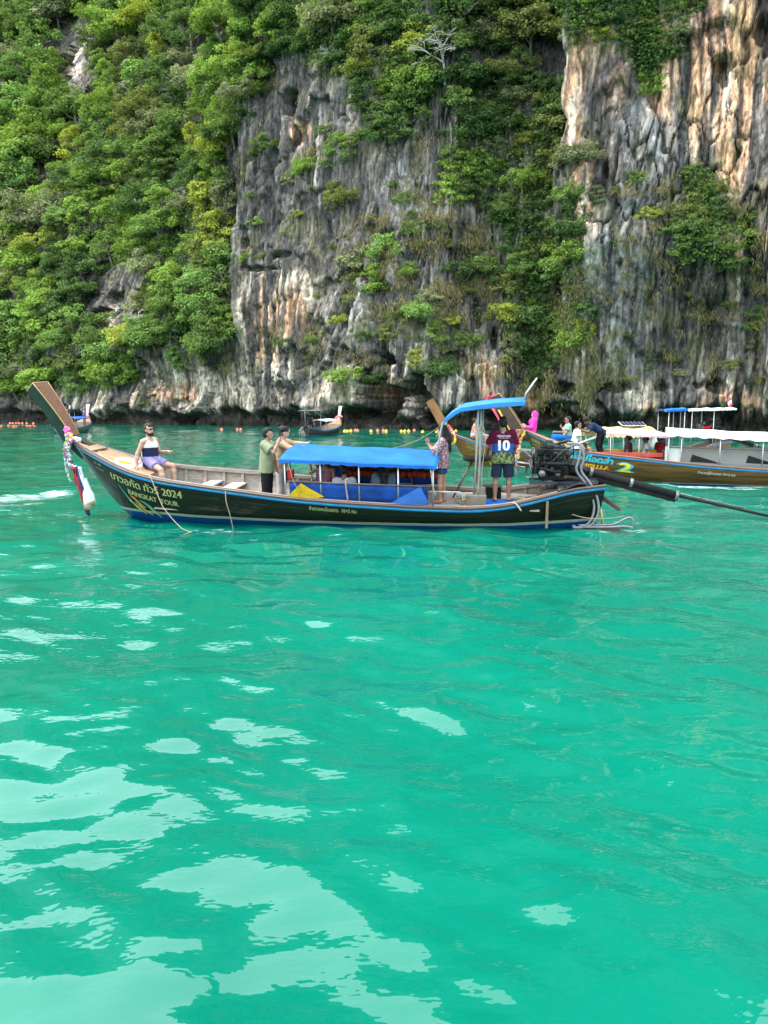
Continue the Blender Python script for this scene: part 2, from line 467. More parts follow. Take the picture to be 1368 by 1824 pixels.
def rock_material():
    m = bpy.data.materials.new('limestone'); m.use_nodes = True
    N, L = m.node_tree.nodes, m.node_tree.links
    b = N['Principled BSDF']; b.inputs['Roughness'].default_value = .92; b.inputs['Specular IOR Level'].default_value = .2
    at = N.new('ShaderNodeAttribute'); at.attribute_name = 'rock'
    tc = N.new('ShaderNodeTexCoord')
    mp = N.new('ShaderNodeMapping'); mp.inputs['Scale'].default_value = (1, 1, .45)
    L.new(tc.outputs['Object'], mp.inputs[0])
    n1 = N.new('ShaderNodeTexNoise'); n1.inputs['Scale'].default_value = 2.6; n1.inputs['Detail'].default_value = 4; n1.inputs['Roughness'].default_value = .68
    L.new(mp.outputs[0], n1.inputs['Vector'])
    mr = N.new('ShaderNodeMapRange'); mr.inputs['From Min'].default_value = .28; mr.inputs['From Max'].default_value = .72
    mr.inputs['To Min'].default_value = .25; mr.inputs['To Max'].default_value = 1.55
    L.new(n1.outputs[0], mr.inputs['Value'])
    mps = N.new('ShaderNodeMapping'); mps.inputs['Scale'].default_value = (1, 1, .09); L.new(tc.outputs['Object'], mps.inputs[0])
    ns = N.new('ShaderNodeTexNoise'); ns.inputs['Scale'].default_value = 1.7; ns.inputs['Detail'].default_value = 3; ns.inputs['Roughness'].default_value = .65; L.new(mps.outputs[0], ns.inputs['Vector'])
    mr2 = N.new('ShaderNodeMapRange'); mr2.inputs['From Min'].default_value = .36; mr2.inputs['From Max'].default_value = .62; mr2.inputs['To Min'].default_value = .45; mr2.inputs['To Max'].default_value = 1.45
    L.new(ns.outputs[0], mr2.inputs['Value'])
    mm = N.new('ShaderNodeMath'); mm.operation = 'MULTIPLY'; L.new(mr.outputs[0], mm.inputs[0]); L.new(mr2.outputs[0], mm.inputs[1]); mr = mm
    vm = N.new('ShaderNodeVectorMath'); vm.operation = 'SCALE'
    L.new(at.outputs['Color'], vm.inputs[0]); L.new(mr.outputs[0], vm.inputs['Scale'])
    L.new(vm.outputs[0], b.inputs['Base Color'])
    bu = N.new('ShaderNodeBump'); bu.inputs['Strength'].default_value = .9; bu.inputs['Distance'].default_value = .28
    L.new(n1.outputs[0], bu.inputs['Height']); L.new(bu.outputs[0], b.inputs['Normal'])
    return m
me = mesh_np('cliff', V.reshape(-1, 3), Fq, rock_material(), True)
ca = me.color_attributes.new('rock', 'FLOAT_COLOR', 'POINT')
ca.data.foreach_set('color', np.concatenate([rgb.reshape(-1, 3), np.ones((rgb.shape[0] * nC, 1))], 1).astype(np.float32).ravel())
cliff = link(bpy.data.objects.new('cliff', me))
tag(cliff, 'tall grey and orange streaked limestone cliff rising from the lagoon', kind='structure')

def cliff_at(px, py):
    """point and outward direction on the cliff under a photo pixel"""
    c = int(np.argmin(np.abs(cols - px)))
    for _ in range(3):
        r = int(np.argmax(PYc[:, c] <= py)) if (PYc[:, c] <= py).any() else nR - 1
        e = PXc[r, c] - px
        c = int(np.clip(np.argmin(np.abs(cols - (cols[c] - e * .8))), 0, nC - 1))
    r = int(np.argmax(PYc[:, c] <= py)) if (PYc[:, c] <= py).any() else nR - 1
    return Vector(V[r, c]), Vector((nx[c], ny[c], 0)), r, c

# ================================================================== the lagoon
wr = np.random.default_rng(5)
NW = 88
wlam = np.exp(wr.uniform(math.log(.24), math.log(11.0), NW))
wdir = np.radians(250) + wr.normal(0, .75, NW)
wphi = wr.uniform(0, 2 * math.pi, NW)
wslope = .0125 * np.where(wlam < .8, 1.85, np.where(wlam < 2.2, 1.3, np.where(wlam < 5, 1.0, .6)))
wamp = wslope * wlam / (2 * math.pi) * 1.25
def wave(X, Y, cell=0.0):
    z = np.zeros(np.shape(X))
    for i in range(NW):
        kx, ky = math.cos(wdir[i]) * 2 * math.pi / wlam[i], math.sin(wdir[i]) * 2 * math.pi / wlam[i]
        att = np.clip(wlam[i] / np.maximum(np.asarray(cell), 1e-6) / 3 - .6, 0, 1)
        z = z + att * wamp[i] * np.sin(kx * X + ky * Y + wphi[i] + .5 * np.sin(.6 * X / wlam[i] ** .5 + i) )
    return z
ang = np.concatenate([np.linspace(-180, -36, 40), np.linspace(-35, 35, 560), np.linspace(36, 180, 40)])
rad = np.concatenate([np.geomspace(.8, 420, 820)])
AA, RR = np.meshgrid(np.radians(ang), rad)
Xw, Yw = np.sin(AA) * RR, np.cos(AA) * RR
Zw = wave(Xw, Yw, RR * .0105) * np.clip((340 - RR) / 200, 0, 1)
Vw = np.stack([Xw, Yw, Zw], -1).reshape(-1, 3)
nA = len(ang)
iw = np.arange(len(rad) * nA).reshape(len(rad), nA)
Fw = np.stack([iw[:-1, :-1], iw[:-1, 1:], iw[1:, 1:], iw[1:, :-1]], -1).reshape(-1, 4)
cen = len(Vw)
Vw = np.concatenate([Vw, [[0, 0, 0]]])
Fc = np.stack([iw[0, :-1], np.full(nA - 1, cen), np.full(nA - 1, cen), iw[0, 1:]], -1)
FOAM_GLINT = []          # (x0,y0,x1,y1,width,strength) strips of broken water and of painted sparkle, filled in below
def foam_glint(p0, p1, w, s): FOAM_GLINT.append((*on_water(*p0)[:2], *on_water(*p1)[:2], w, s))
foam_glint((-40, 890), (100, 876), .55, 1.0); foam_glint((-40, 905), (60, 893), .35, .8); foam_glint((10, 870), (150, 868), .3, .6)
foam_glint((80, 930), (150, 925), .2, .55); foam_glint((10, 925), (60, 935), .2, .45); foam_glint((140, 800), (20, 830), .5, .4)
foam_glint((355, 936), (430, 939), .25, .65); foam_glint((420, 950), (460, 957), .1, .6); foam_glint((560, 952), (640, 952), .16, .55)
foam_glint((1090, 940), (1150, 942), .22, .8); foam_glint((1050, 948), (1110, 942), .12, .7); foam_glint((700, 958), (745, 959), .12, .5); foam_glint((720, 987), (815, 990), .10, .5); foam_glint((925, 980), (1000, 983), .12, .5)
foam_glint((1165, 868), (1330, 873), .42, 1.0); foam_glint((1200, 872), (1400, 868), .3, .9); foam_glint((1010, 858), (1160, 866), .2, .6); foam_glint((945, 850), (1000, 855), .5, 1.0); foam_glint((1340, 868), (1400, 866), .3, .8)
foam_glint((1100, 925), (1368, 932), .25, .45); foam_glint((220, 925), (260, 925), .12, .5); foam_glint((-60, 835), (190, 835), 2.6, .5); foam_glint((-60, 910), (150, 915), 1.2, .52); foam_glint((-60, 1000), (170, 1010), .8, .42); foam_glint((150, 785), (60, 790), 4, .45)  # wide weak strips at left: sparkle highlights painted as pale colour
def water_material():
    m = bpy.data.materials.new('lagoon_water'); m.use_nodes = True
    N, L = m.node_tree.nodes, m.node_tree.links
    b = N['Principled BSDF']
    b.inputs['IOR'].default_value = 1.33
    b.inputs['Specular IOR Level'].default_value = .68
    geo = N.new('ShaderNodeNewGeometry')
    n1 = N.new('ShaderNodeTexNoise'); n1.inputs['Scale'].default_value = .22; n1.inputs['Detail'].default_value = 2; n1.inputs['Roughness'].default_value = .6
    L.new(geo.outputs['Position'], n1.inputs['Vector'])
    rp = N.new('ShaderNodeValToRGB')
    rp.color_ramp.elements[0].position = .32; rp.color_ramp.elements[1].position = .68
    rp.color_ramp.elements[0].color = (.0006, .080, .053, 1); rp.color_ramp.elements[1].color = (.0007, .104, .068, 1)
    L.new(n1.outputs[0], rp.inputs[0])
    # broken white water, and sparkle painted through the same mask
    at = N.new('ShaderNodeAttribute'); at.attribute_name = 'foam_glint'
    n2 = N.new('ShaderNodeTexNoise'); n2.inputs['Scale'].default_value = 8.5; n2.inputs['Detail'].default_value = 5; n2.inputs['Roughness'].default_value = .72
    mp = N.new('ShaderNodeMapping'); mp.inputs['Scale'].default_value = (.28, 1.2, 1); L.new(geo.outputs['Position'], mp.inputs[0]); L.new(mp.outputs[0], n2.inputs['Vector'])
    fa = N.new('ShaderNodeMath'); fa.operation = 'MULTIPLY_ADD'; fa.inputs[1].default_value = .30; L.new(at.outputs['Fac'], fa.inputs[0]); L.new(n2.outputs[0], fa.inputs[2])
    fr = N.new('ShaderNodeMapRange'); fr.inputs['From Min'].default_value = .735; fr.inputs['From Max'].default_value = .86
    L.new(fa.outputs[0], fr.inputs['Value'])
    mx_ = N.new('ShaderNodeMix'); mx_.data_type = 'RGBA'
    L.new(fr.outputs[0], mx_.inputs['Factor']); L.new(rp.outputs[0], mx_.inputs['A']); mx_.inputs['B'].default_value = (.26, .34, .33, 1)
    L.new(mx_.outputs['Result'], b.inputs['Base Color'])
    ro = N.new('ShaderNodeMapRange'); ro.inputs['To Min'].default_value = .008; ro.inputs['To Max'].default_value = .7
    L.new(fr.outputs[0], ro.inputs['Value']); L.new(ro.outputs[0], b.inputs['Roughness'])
    # ripples
    mp2 = N.new('ShaderNodeMapping'); mp2.inputs['Scale'].default_value = (.7, 1.25, 1); L.new(geo.outputs['Position'], mp2.inputs[0])
    n3 = N.new('ShaderNodeTexNoise'); n3.inputs['Scale'].default_value = 2.2; n3.inputs['Detail'].default_value = 4; n3.inputs['Roughness'].default_value = .58
    L.new(mp2.outputs[0], n3.inputs['Vector'])
    # patches of ruffled and calm water
    n4 = N.new('ShaderNodeTexNoise'); n4.inputs['Scale'].default_value = .35; n4.inputs['Detail'].default_value = 1
    L.new(geo.outputs['Position'], n4.inputs['Vector'])
    pr = N.new('ShaderNodeMapRange'); pr.inputs['From Min'].default_value = .38; pr.inputs['From Max'].default_value = .68; pr.inputs['To Min'].default_value = .2; pr.inputs['To Max'].default_value = .75
    L.new(n4.outputs[0], pr.inputs['Value'])
    bu = N.new('ShaderNodeBump'); bu.inputs['Distance'].default_value = .05
    L.new(pr.outputs[0], bu.inputs['Strength']); L.new(n3.outputs[0], bu.inputs['Height']); L.new(bu.outputs[0], b.inputs['Normal'])
    return m
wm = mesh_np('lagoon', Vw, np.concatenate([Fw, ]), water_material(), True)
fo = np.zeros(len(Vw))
for x0, y0, x1, y1, w_, s_ in FOAM_GLINT:
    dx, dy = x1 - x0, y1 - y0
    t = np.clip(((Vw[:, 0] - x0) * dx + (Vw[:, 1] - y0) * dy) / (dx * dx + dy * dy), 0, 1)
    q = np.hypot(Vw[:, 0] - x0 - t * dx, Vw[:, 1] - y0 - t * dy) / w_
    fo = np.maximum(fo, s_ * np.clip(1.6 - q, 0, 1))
fat = wm.attributes.new('foam_glint', 'FLOAT', 'POINT'); fat.data.foreach_set('value', fo.astype(np.float32))
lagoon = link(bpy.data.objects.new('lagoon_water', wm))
tag(lagoon, 'turquoise lagoon water with small waves and pale sky reflections', kind='structure')
# ================================================================== trees and shrubs on the cliff
def leaf_material(key, translucent=.3):
    m = bpy.data.materials.new(key); m.use_nodes = True
    N, L = m.node_tree.nodes, m.node_tree.links
    N.remove(N['Principled BSDF']); b = N.new('ShaderNodeBsdfDiffuse')
    oi = N.new('ShaderNodeObjectInfo')
    at = N.new('ShaderNodeAttribute'); at.attribute_name = 'tone'
    geo = N.new('ShaderNodeNewGeometry')
    vm = N.new('ShaderNodeVectorMath'); vm.operation = 'SCALE'
    L.new(oi.outputs['Color'], vm.inputs[0]); L.new(at.outputs['Fac'], vm.inputs['Scale'])
    L.new(vm.outputs[0], b.inputs['Color'])
    tr = N.new('ShaderNodeBsdfTranslucent')
    v2 = N.new('ShaderNodeVectorMath'); v2.operation = 'MULTIPLY'; v2.inputs[1].default_value = (1.25, 1.35, .55)
    L.new(vm.outputs[0], v2.inputs[0]); L.new(v2.outputs[0], tr.inputs['Color'])
    ms = N.new('ShaderNodeMixShader'); ms.inputs[0].default_value = translucent
    L.new(b.outputs[0], ms.inputs[1]); L.new(tr.outputs[0], ms.inputs[2])
    L.new(ms.outputs[0], N['Material Output'].inputs['Surface'])
    return m
LEAF = leaf_material('leaves')
BARK = mat('bark', (.16, .13, .10), .9, .35, 5, .3)
PALEBARK = mat('pale_bark', (.36, .33, .30), .9, .25, 5, .2)
def leaf_mesh(name, P, Nn, size, tone, asp=.55, mats=None, droop=None):
    """one bent leaf-spray quad pair per point"""
    n = len(P)
    Nn = Nn / np.maximum(np.linalg.norm(Nn, axis=1, keepdims=True), 1e-6)
    r = nrg.normal(size=(n, 3))
    u = np.cross(Nn, r); u /= np.maximum(np.linalg.norm(u, axis=1, keepdims=True), 1e-6)
    if droop is not None:
        u = u * .5 + droop; u -= Nn * (u * Nn).sum(1, keepdims=True); u /= np.maximum(np.linalg.norm(u, axis=1, keepdims=True), 1e-6)
    w = np.cross(Nn, u)
    s = np.asarray(size).reshape(-1, 1)
    Vv = np.stack([P - u * s, P + w * s * asp - u * s * .1, P + u * s * (1 + .3 * nrg.random((n, 1))) - Nn * s * .25, P - w * s * asp + u * s * .1], 1).reshape(-1, 3)
    Ff = np.arange(n * 4).reshape(n, 4)
    me = mesh_np(name, Vv, Ff, mats or LEAF, False)
    a = me.attributes.new('tone', 'FLOAT', 'POINT')
    a.data.foreach_set('value', np.repeat(np.asarray(tone, np.float32), 4))
    return me
def crown_mesh(seed, kind):
    g = np.random.default_rng(seed)
    cl = []
    if kind == 'broad':
        nc = 46
        for _ in range(nc):
            d = g.normal(size=3); d[2] = abs(d[2]) * .9 - .25; d /= np.linalg.norm(d)
            rr = g.uniform(.45, .95) * (1 + .18 * math.sin(3 * math.atan2(d[1], d[0]) + seed))
            cl.append((d * rr * np.array([1, 1, .82]), g.uniform(.17, .30)))
        per = 62
    elif kind == 'tier':
        for t in range(5):
            zz = -.5 + t * .32; R = [.75, 1.0, .92, .7, .4][t]
            for _ in range(11):
                a = g.uniform(0, 6.28); q = R * g.uniform(.25, 1)
                cl.append((np.array([q * math.cos(a), q * math.sin(a), zz + g.normal() * .07 - .12 * q]), g.uniform(.16, .26)))
        per = 50
    elif kind == 'tall':
        for _ in range(48):
            zz = g.uniform(-1.1, 1.05); R = .55 * math.sqrt(max(.08, 1 - (zz / 1.15) ** 2))
            a = g.uniform(0, 6.28); q = R * g.uniform(.4, 1.1)
            cl.append((np.array([q * math.cos(a), q * math.sin(a), zz]), g.uniform(.14, .25)))
        per = 55
    else:                                             # airy shrub
        for _ in range(30):
            d = g.normal(size=3); d[2] = abs(d[2]); d /= np.linalg.norm(d)
            cl.append((d * g.uniform(.3, 1.0) * np.array([1, 1, .75]), g.uniform(.12, .24)))
        per = 55
    P, Nn, T, Sz = [], [], [], []
    for c, r in cl:
        m = max(14, int(1.45 * per * (r / .23) ** 1.3))
        d = g.normal(size=(m, 3)); d[:, 2] = d[:, 2] * .8 + .25; d /= np.linalg.norm(d, axis=1, keepdims=True)
        P.append(c + d * (r * g.uniform(.55, 1.12, (m, 1))) * np.array([1.15, 1.15, .75]))
        Nn.append(d * .8 + np.array([0, 0, .55]) + g.normal(size=(m, 3)) * .45)
        T.append(np.full(m, g.uniform(.78, 1.22)) * g.uniform(.75, 1.25, m))
        Sz.append(g.uniform(.034, .068, m))
    return leaf_mesh('crown', np.concatenate(P), np.concatenate(Nn), np.concatenate(Sz), np.concatenate(T))
KINDS = {'broad': [crown_mesh(i, 'broad') for i in (1, 2, 3, 4)], 'tier': [crown_mesh(i, 'tier') for i in (5, 6, 7)], 'tall': [crown_mesh(i, 'tall') for i in (8, 9)], 'airy': [crown_mesh(i, 'airy') for i in (10, 11, 12)]}
def trunk_mesh(seed, limbs=5, low=-1.5):
    g = random.Random(seed); b = MB()
    top = Vector((g.uniform(-.1, .1), g.uniform(-.1, .1), .25))
    pts = [Vector((0, 0, low)), Vector((g.uniform(-.1, .1), g.uniform(-.1, .1), low * .5)), Vector((0, 0, -.35)), top]
    b.tube(pts, [.075, .06, .05, .03], 6)
    for i in range(limbs):
        a = i * 6.28 / limbs + g.uniform(-.4, .4); s = pts[2].lerp(top, g.uniform(0, .7))
        e = Vector((math.cos(a) * g.uniform(.5, .8), math.sin(a) * g.uniform(.5, .8), g.uniform(.0, .5)))
        mid = (s + e) / 2 + Vector((0, 0, -.08 + g.uniform(-.05, .1)))
        b.tube([s, mid, e], [.032, .022, .010], 5)
    return b.mesh('trunk', BARK)
TRUNKS = [trunk_mesh(i) for i in (1, 2, 3)]
STEMS = [trunk_mesh(i + 10, 4, -.55) for i in (1, 2)]
TONES = [('bright green', (.110, .172, .045)), ('deep green', (.048, .084, .036)), ('yellow-green', (.170, .200, .045)), ('mid green', (.080, .125, .046)), ('olive green', (.104, .126, .050)), ('grey-green', (.125, .145, .095)), ('fresh green', (.095, .160, .055))]
FORM = {'broad': 'round-crowned', 'tier': 'spreading', 'tall': 'narrow', 'airy': 'loose'}
def inside(poly, x, y):
    r = False; j = len(poly) - 1
    for i in range(len(poly)):
        (xi, yi), (xj, yj) = poly[i], poly[j]
        if (yi > y) != (yj > y) and x < (xj - xi) * (y - yi) / (yj - yi) + xi: r = not r
        j = i
    return r
SLOPE = [(-40, -40), (520, -40), (450, 60), (425, 150), (415, 240), (405, 420), (400, 520), (395, 615), (330, 640), (250, 630), (236, 680), (150, 690), (-40, 705)]
TOPMID = [(450, -40), (1000, -40), (990, 60), (900, 130), (850, 70), (780, 110), (745, 240), (690, 250), (640, 150), (580, 120), (500, 120), (430, 235), (425, 130)]
GULLY = [(815, 160), (930, 130), (1000, 160), (1022, 300), (1025, 470), (930, 470), (870, 370), (800, 330)]
LOWG = [(885, 490), (1035, 480), (1062, 590), (1000, 660), (910, 640)]
HANG = [(1000, -30), (1235, -30), (1205, 90), (1160, 165), (1125, 80), (1010, 60)]
BAND = [(1225, 300), (1285, 330), (1280, 400), (1325, 450), (1250, 470), (1212, 400)]
HOLES = [[(98, 60), (172, 45), (178, 200), (120, 220), (92, 140)], [(150, 470), (250, 465), (250, 605), (150, 605)], [(515, -40), (562, -40), (565, 55), (520, 50)], [(255, 300), (275, 300), (275, 330), (250, 330)]]
SPOTS = []      # (px, py, diameter px, kind, zone)
def fill(poly, space, dmin, dmax, kinds, zone, seed):
    g = random.Random(seed)
    xs, ys = [p[0] for p in poly], [p[1] for p in poly]
    got = []
    for _ in range(6000):
        x, y = g.uniform(min(xs), max(xs)), g.uniform(min(ys), max(ys))
        if not inside(poly, x, y) or any(inside(h, x, y) for h in HOLES): continue
        if any((x - a) ** 2 + ((y - b) * 1.15) ** 2 < space ** 2 for a, b in got): continue
        got.append((x, y))
        SPOTS.append((x, y, g.uniform(dmin, dmax) * (1.25 if g.random() < .18 else 1), g.choice(kinds), zone))
fill(SLOPE, 31, 44, 84, ['broad', 'broad', 'broad', 'tier', 'tall', 'airy'], 'wooded left slope', 1)
fill(TOPMID, 33, 44, 84, ['broad', 'broad', 'tier', 'airy'], 'ledge above dark rock', 2)
fill(GULLY, 31, 40, 74, ['broad', 'tier', 'airy', 'broad'], 'gully by orange wall', 3)
fill(LOWG, 34, 36, 72, ['broad', 'tier', 'airy'], 'lower gully', 4)
fill(HANG, 33, 44, 70, ['tall', 'tier', 'airy', 'tall'], 'brow of right wall', 5)
fill([(610, 380), (880, 390), (880, 600), (740, 640), (610, 600)], 46, 20, 44, ['airy', 'airy', 'tier'], 'scrubby middle rock', 7)
fill([(440, 250), (600, 280), (600, 640), (440, 640)], 70, 16, 34, ['airy'], 'dark rock face', 8)
fill([(1050, 330), (1368, 420), (1368, 690), (1060, 690)], 62, 16, 36, ['airy'], 'lower right wall', 9)
fill(BAND, 27, 30, 56, ['airy', 'broad', 'tier'], 'green band on right wall', 6)
for x, y, d in ((470, 255, 56), (450, 165, 66), (545, 295, 56), (520, 312, 36), (600, 262, 60), (640, 250, 66), (620, 350, 80), (595, 345, 50), (560, 335, 30), (535, 382, 34), (640, 472, 88), (690, 440, 80), (655, 492, 60), (735, 408, 50), (715, 355, 40),
                (800, 335, 60), (820, 300, 80), (790, 240, 42), (760, 530, 60), (822, 482, 84), (862, 470, 60), (745, 548, 66), (705, 560, 56), (510, 608, 50), (618, 665, 78), (658, 655, 56), (600, 722, 36), (468, 592, 30), (560, 600, 40), (782, 652, 62),
                (832, 600, 60), (1060, 345, 46), (1130, 322, 50), (1155, 382, 46), (1190, 412, 40), (1205, 400, 36), (1200, 642, 28), (1335, 410, 62), (1345, 612, 40), (1352, 560, 50), (1300, 452, 60), (1100, 345, 30), (440, 460, 34), (455, 395, 46), (505, 420, 24),
                (680, 200, 60), (700, 330, 34), (725, 480, 44), (770, 590, 46), (900, 380, 60), (1150, 655, 30), (1165, 640, 26), (250, 720, 26), (395, 650, 26), (345, 610, 44), (575, 235, 40), (130, 330, 60)):
    SPOTS.append((x, y, d, 'airy' if d < 45 else rng.choice(['airy', 'broad', 'tier']), 'bare rock face'))
plants = []
for (x, y, dpx, kind, zone) in SPOTS:
    p, n, r_, c_ = cliff_at(x, y + dpx * .22)
    R = max(.55, dpx / 2 * math.hypot(p.x, p.y) / FOC)
    shrub = R < 2.3 or 'rock' in zone and 'ledge' not in zone
    b = fbm(x / 130., y / 130., 4.4, 2) + .25 * rng.gauss(0, 1)
    if zone == 'wooded left slope':
        w = [.32, .16, .08, .20, .09, .06, .17]
    elif zone.startswith('gully') or zone.startswith('brow'):
        w = [.14, .34, .03, .26, .14, .05, .04]
    elif zone in ('scrubby middle rock', 'dark rock face', 'lower right wall'):
        w = [.06, .12, .03, .16, .36, .22, .05]
    else:
        w = [.20, .17, .05, .25, .16, .09, .10]
    ti = rng.choices(range(7), w)[0]
    plants.append(dict(x=x, y=y, p=p, n=n, R=R, kind=kind, zone=zone, shrub=shrub, tone=ti))
BANDS = ['lowest', 'low', 'middle', 'high', 'highest']
cells = {}
for q in plants:
    zs = [w['y'] for w in plants if w['zone'] == q['zone']]
    t = (max(zs) - q['y']) / max(1e-6, max(zs) - min(zs))
    q['band'] = BANDS[min(4, int(t * 5))]
    q['noun'] = 'shrub' if q['shrub'] else 'tree'
    cells.setdefault((q['zone'], q['band'], q['tone'], q['noun'], q['kind']), []).append(q)
for key, L_ in cells.items():
    L_.sort(key=lambda q: q['x'])
    for i, q in enumerate(L_):
        pos = '' if len(L_) == 1 else ', %s from left' % ORD[min(i, 19)]
        q['label'] = '%s %s %s%s, %s part of %s' % (TONES[q['tone']][0], FORM[q['kind']], q['noun'], pos, q['band'], q['zone'])
for q in plants:
    R = q['R']
    tree = not q['shrub']
    up = Vector((0, 0, 1))
    axis = (up + q['n'] * rng.uniform(.15, .5)).normalized()
    base = q['p'] - q['n'] * .3
    cen = 1.25 if tree else .45
    low = -1.5 if tree else -.55
    root = empty('cliff_tree' if tree else 'cliff_shrub', q['label'], q['noun'], 'trees growing on the cliff' if tree else 'shrubs growing on the cliff')
    rot = axis.to_track_quat('Z', 'Y').to_matrix().to_4x4() @ Matrix.Rotation(rng.uniform(0, 6.28), 4, 'Z')
    # trunk base buried at the rock
    root.matrix_world = Matrix.Translation(base) @ rot @ Matrix.Scale(R, 4)
    tm = rng.choice(TRUNKS if tree else STEMS)
    sink = .75 if tree else .35
    t = link(bpy.data.objects.new('trunk' if tree else 'stem', tm), root); t.location = (0, 0, -low - sink)
    c = link(bpy.data.objects.new('crown', rng.choice(KINDS[q['kind']])), root); c.location = (0, 0, -low - sink)
    c.scale = (rng.uniform(.95, 1.2), rng.uniform(.95, 1.2), rng.uniform(.8, 1.1))
    f = rng.uniform(.9, 1.36); tc = TONES[q['tone']][1]
    c.color = (tc[0] * f * 1.18, tc[1] * f * 1.12, tc[2] * f * .92, 1)
# bare, pale trees
def bare_tree(px, py, dpx, label):
    p, n, _, _ = cliff_at(px, py + dpx * .35)
    R = dpx / 2 * math.hypot(p.x, p.y) / FOC
    root = empty('bare_tree', label, 'tree', 'leafless trees on the cliff', loc=p)
    g = random.Random(int(px)); b = MB(); br = MB()
    def grow(mb, a, d, L, r, depth):
        e = a + d * L
        mb.tube([a, (a + e) / 2 + Vector((g.uniform(-.08, .08), g.uniform(-.08, .08), g.uniform(-.05, .08))) * L, e], [r, r * .8, r * .6], 4 if depth < 3 else 5, False)
        if depth == 0: return
        for _ in range(3 if depth > 1 else 4):
            nd = (d + Vector((g.gauss(0, .85), g.gauss(0, .85), g.gauss(-.02, .30)))).normalized()
            grow(br, e, nd, L * g.uniform(.55, .8), r * .6, depth - 1)
    grow(b, Vector((0, 0, 0)), (Vector((0, 0, 1)) + n * .6).normalized(), R * .5, R * .045, 5)
    b.build('trunk', PALEBARK, root, False); br.build('branches', PALEBARK, root, False)
bare_tree(790, 108, 130, 'large bare pale-branched tree leaning out above the grey rock face')
bare_tree(292, 355, 62, 'bare silver-branched tree in the middle of the wooded slope')
bare_tree(275, 568, 92, 'bare twiggy tree low on the wooded slope above pale rock')
bare_tree(600, 105, 54, 'small bare branched tree among greenery on the upper ledge')
bare_tree(870, 45, 46, 'thin bare tree at the head of the dark gully')
# ---- low growth hugging the rock, and dry grass tufts
P, Nn, Sz, T = [], [], [], []
g = random.Random(77)
def hug(poly, count, smin, smax):
    xs, ys = [p[0] for p in poly], [p[1] for p in poly]
    k = 0
    while k < count:
        x, y = g.uniform(min(xs), max(xs)), g.uniform(min(ys), max(ys))
        if not inside(poly, x, y) or any(inside(h, x, y) for h in HOLES): continue
        if float(fbm(x / 60., y / 60., 2.2, 2)) < -.22: k += 1; continue
        k += 1
        p, n, _, _ = cliff_at(x, y)
        for _ in range(16):
            o = Vector((g.gauss(0, .8), g.gauss(0, .8), g.gauss(0, .8)))
            P.append(p + o + n * .5); Nn.append(n * .8 + Vector((0, 0, .5)) + Vector((g.gauss(0, .5), g.gauss(0, .5), g.gauss(0, .5))))
            Sz.append(g.uniform(smin, smax)); T.append(g.uniform(.6, 1.4))
hug(SLOPE, 3000, .16, .38); hug(TOPMID, 620, .14, .3); hug(GULLY, 420, .12, .26); hug(LOWG, 240, .10, .24); hug(HANG, 320, .12, .25); hug(BAND, 120, .1, .22)
me = leaf_mesh('undergrowth', np.array(P), np.array(Nn), np.array(Sz), np.array(T))
ug = link(bpy.data.objects.new('undergrowth', me)); ug.color = (.060, .105, .026, 1)
tag(ug, 'low green creepers and undergrowth covering the rock between the trees', 'undergrowth', kind='stuff')
GRASS = leaf_material('dry_grass', .2)
def tufts(polys, seed, name, label, color):
    g = random.Random(seed); P, Nn, Sz, T, Dr = [], [], [], [], []
    for poly, cnt, size in polys:
        xs, ys = [p[0] for p in poly], [p[1] for p in poly]
        k = 0
        while k < cnt:
            x, y = g.uniform(min(xs), max(xs)), g.uniform(min(ys), max(ys))
            if not inside(poly, x, y): continue
            k += 1
            if float(fbm(x / 45., y / 45., 7.2, 2)) < -.05: continue
            p, n, _, _ = cliff_at(x, y)
            L_ = size * g.uniform(.6, 1.3)
            for _ in range(34):
                o = Vector((g.gauss(0, L_ * .42), g.gauss(0, L_ * .42), g.gauss(0, L_ * .35)))
                P.append(p + o + n * .25); Nn.append(n + Vector((g.gauss(0, .6), g.gauss(0, .6), g.gauss(0.2, .4))))
                Sz.append(L_ * g.uniform(.16, .38)); T.append(g.uniform(.6, 1.35)); Dr.append(Vector((0, 0, -1)) + n * .3)
    me = leaf_mesh(name, np.array(P), np.array(Nn), np.array(Sz), np.array(T), .12, GRASS, np.array(Dr))
    o = link(bpy.data.objects.new(name, me)); o.color = (*color, 1)
    tag(o, label, 'grass', kind='stuff')
tufts([([(620, 390), (880, 380), (880, 560), (720, 590), (620, 560)], 420, 1.0), ([(880, 480), (1060, 480), (1065, 620), (1050, 740), (880, 720)], 300, 1.1), ([(480, 530), (570, 540), (570, 640), (480, 640)], 60, .9),
       ([(1040, 330), (1368, 340), (1368, 680), (1050, 700)], 320, .8), ([(240, 640), (410, 640), (410, 700), (300, 700)], 46, 1.0), ([(440, 120), (570, 130), (560, 290), (440, 260)], 60, 1.0), ([(690, 240), (860, 240), (850, 400), (690, 400)], 110, .9),
       ([(560, 620), (880, 600), (860, 700), (580, 720)], 90, .8)], 5, 'dry_grass', 'dry straw-coloured grass tufts hanging from the rock', (.20, .165, .080))
tufts([([(890, 520), (1060, 560), (1060, 740), (930, 720)], 150, 1.0), ([(600, 380), (880, 400), (870, 600), (640, 620)], 360, .9), ([(1040, 560), (1240, 540), (1240, 690), (1060, 700)], 70, .8), ([(300, 0), (460, 60), (420, 560), (300, 620)], 120, 1.2), ([(1180, 260), (1368, 380), (1368, 640), (1220, 600)], 90, .8)],
      6, 'green_grass', 'olive-green grass tufts hanging from the rock', (.120, .128, .048))
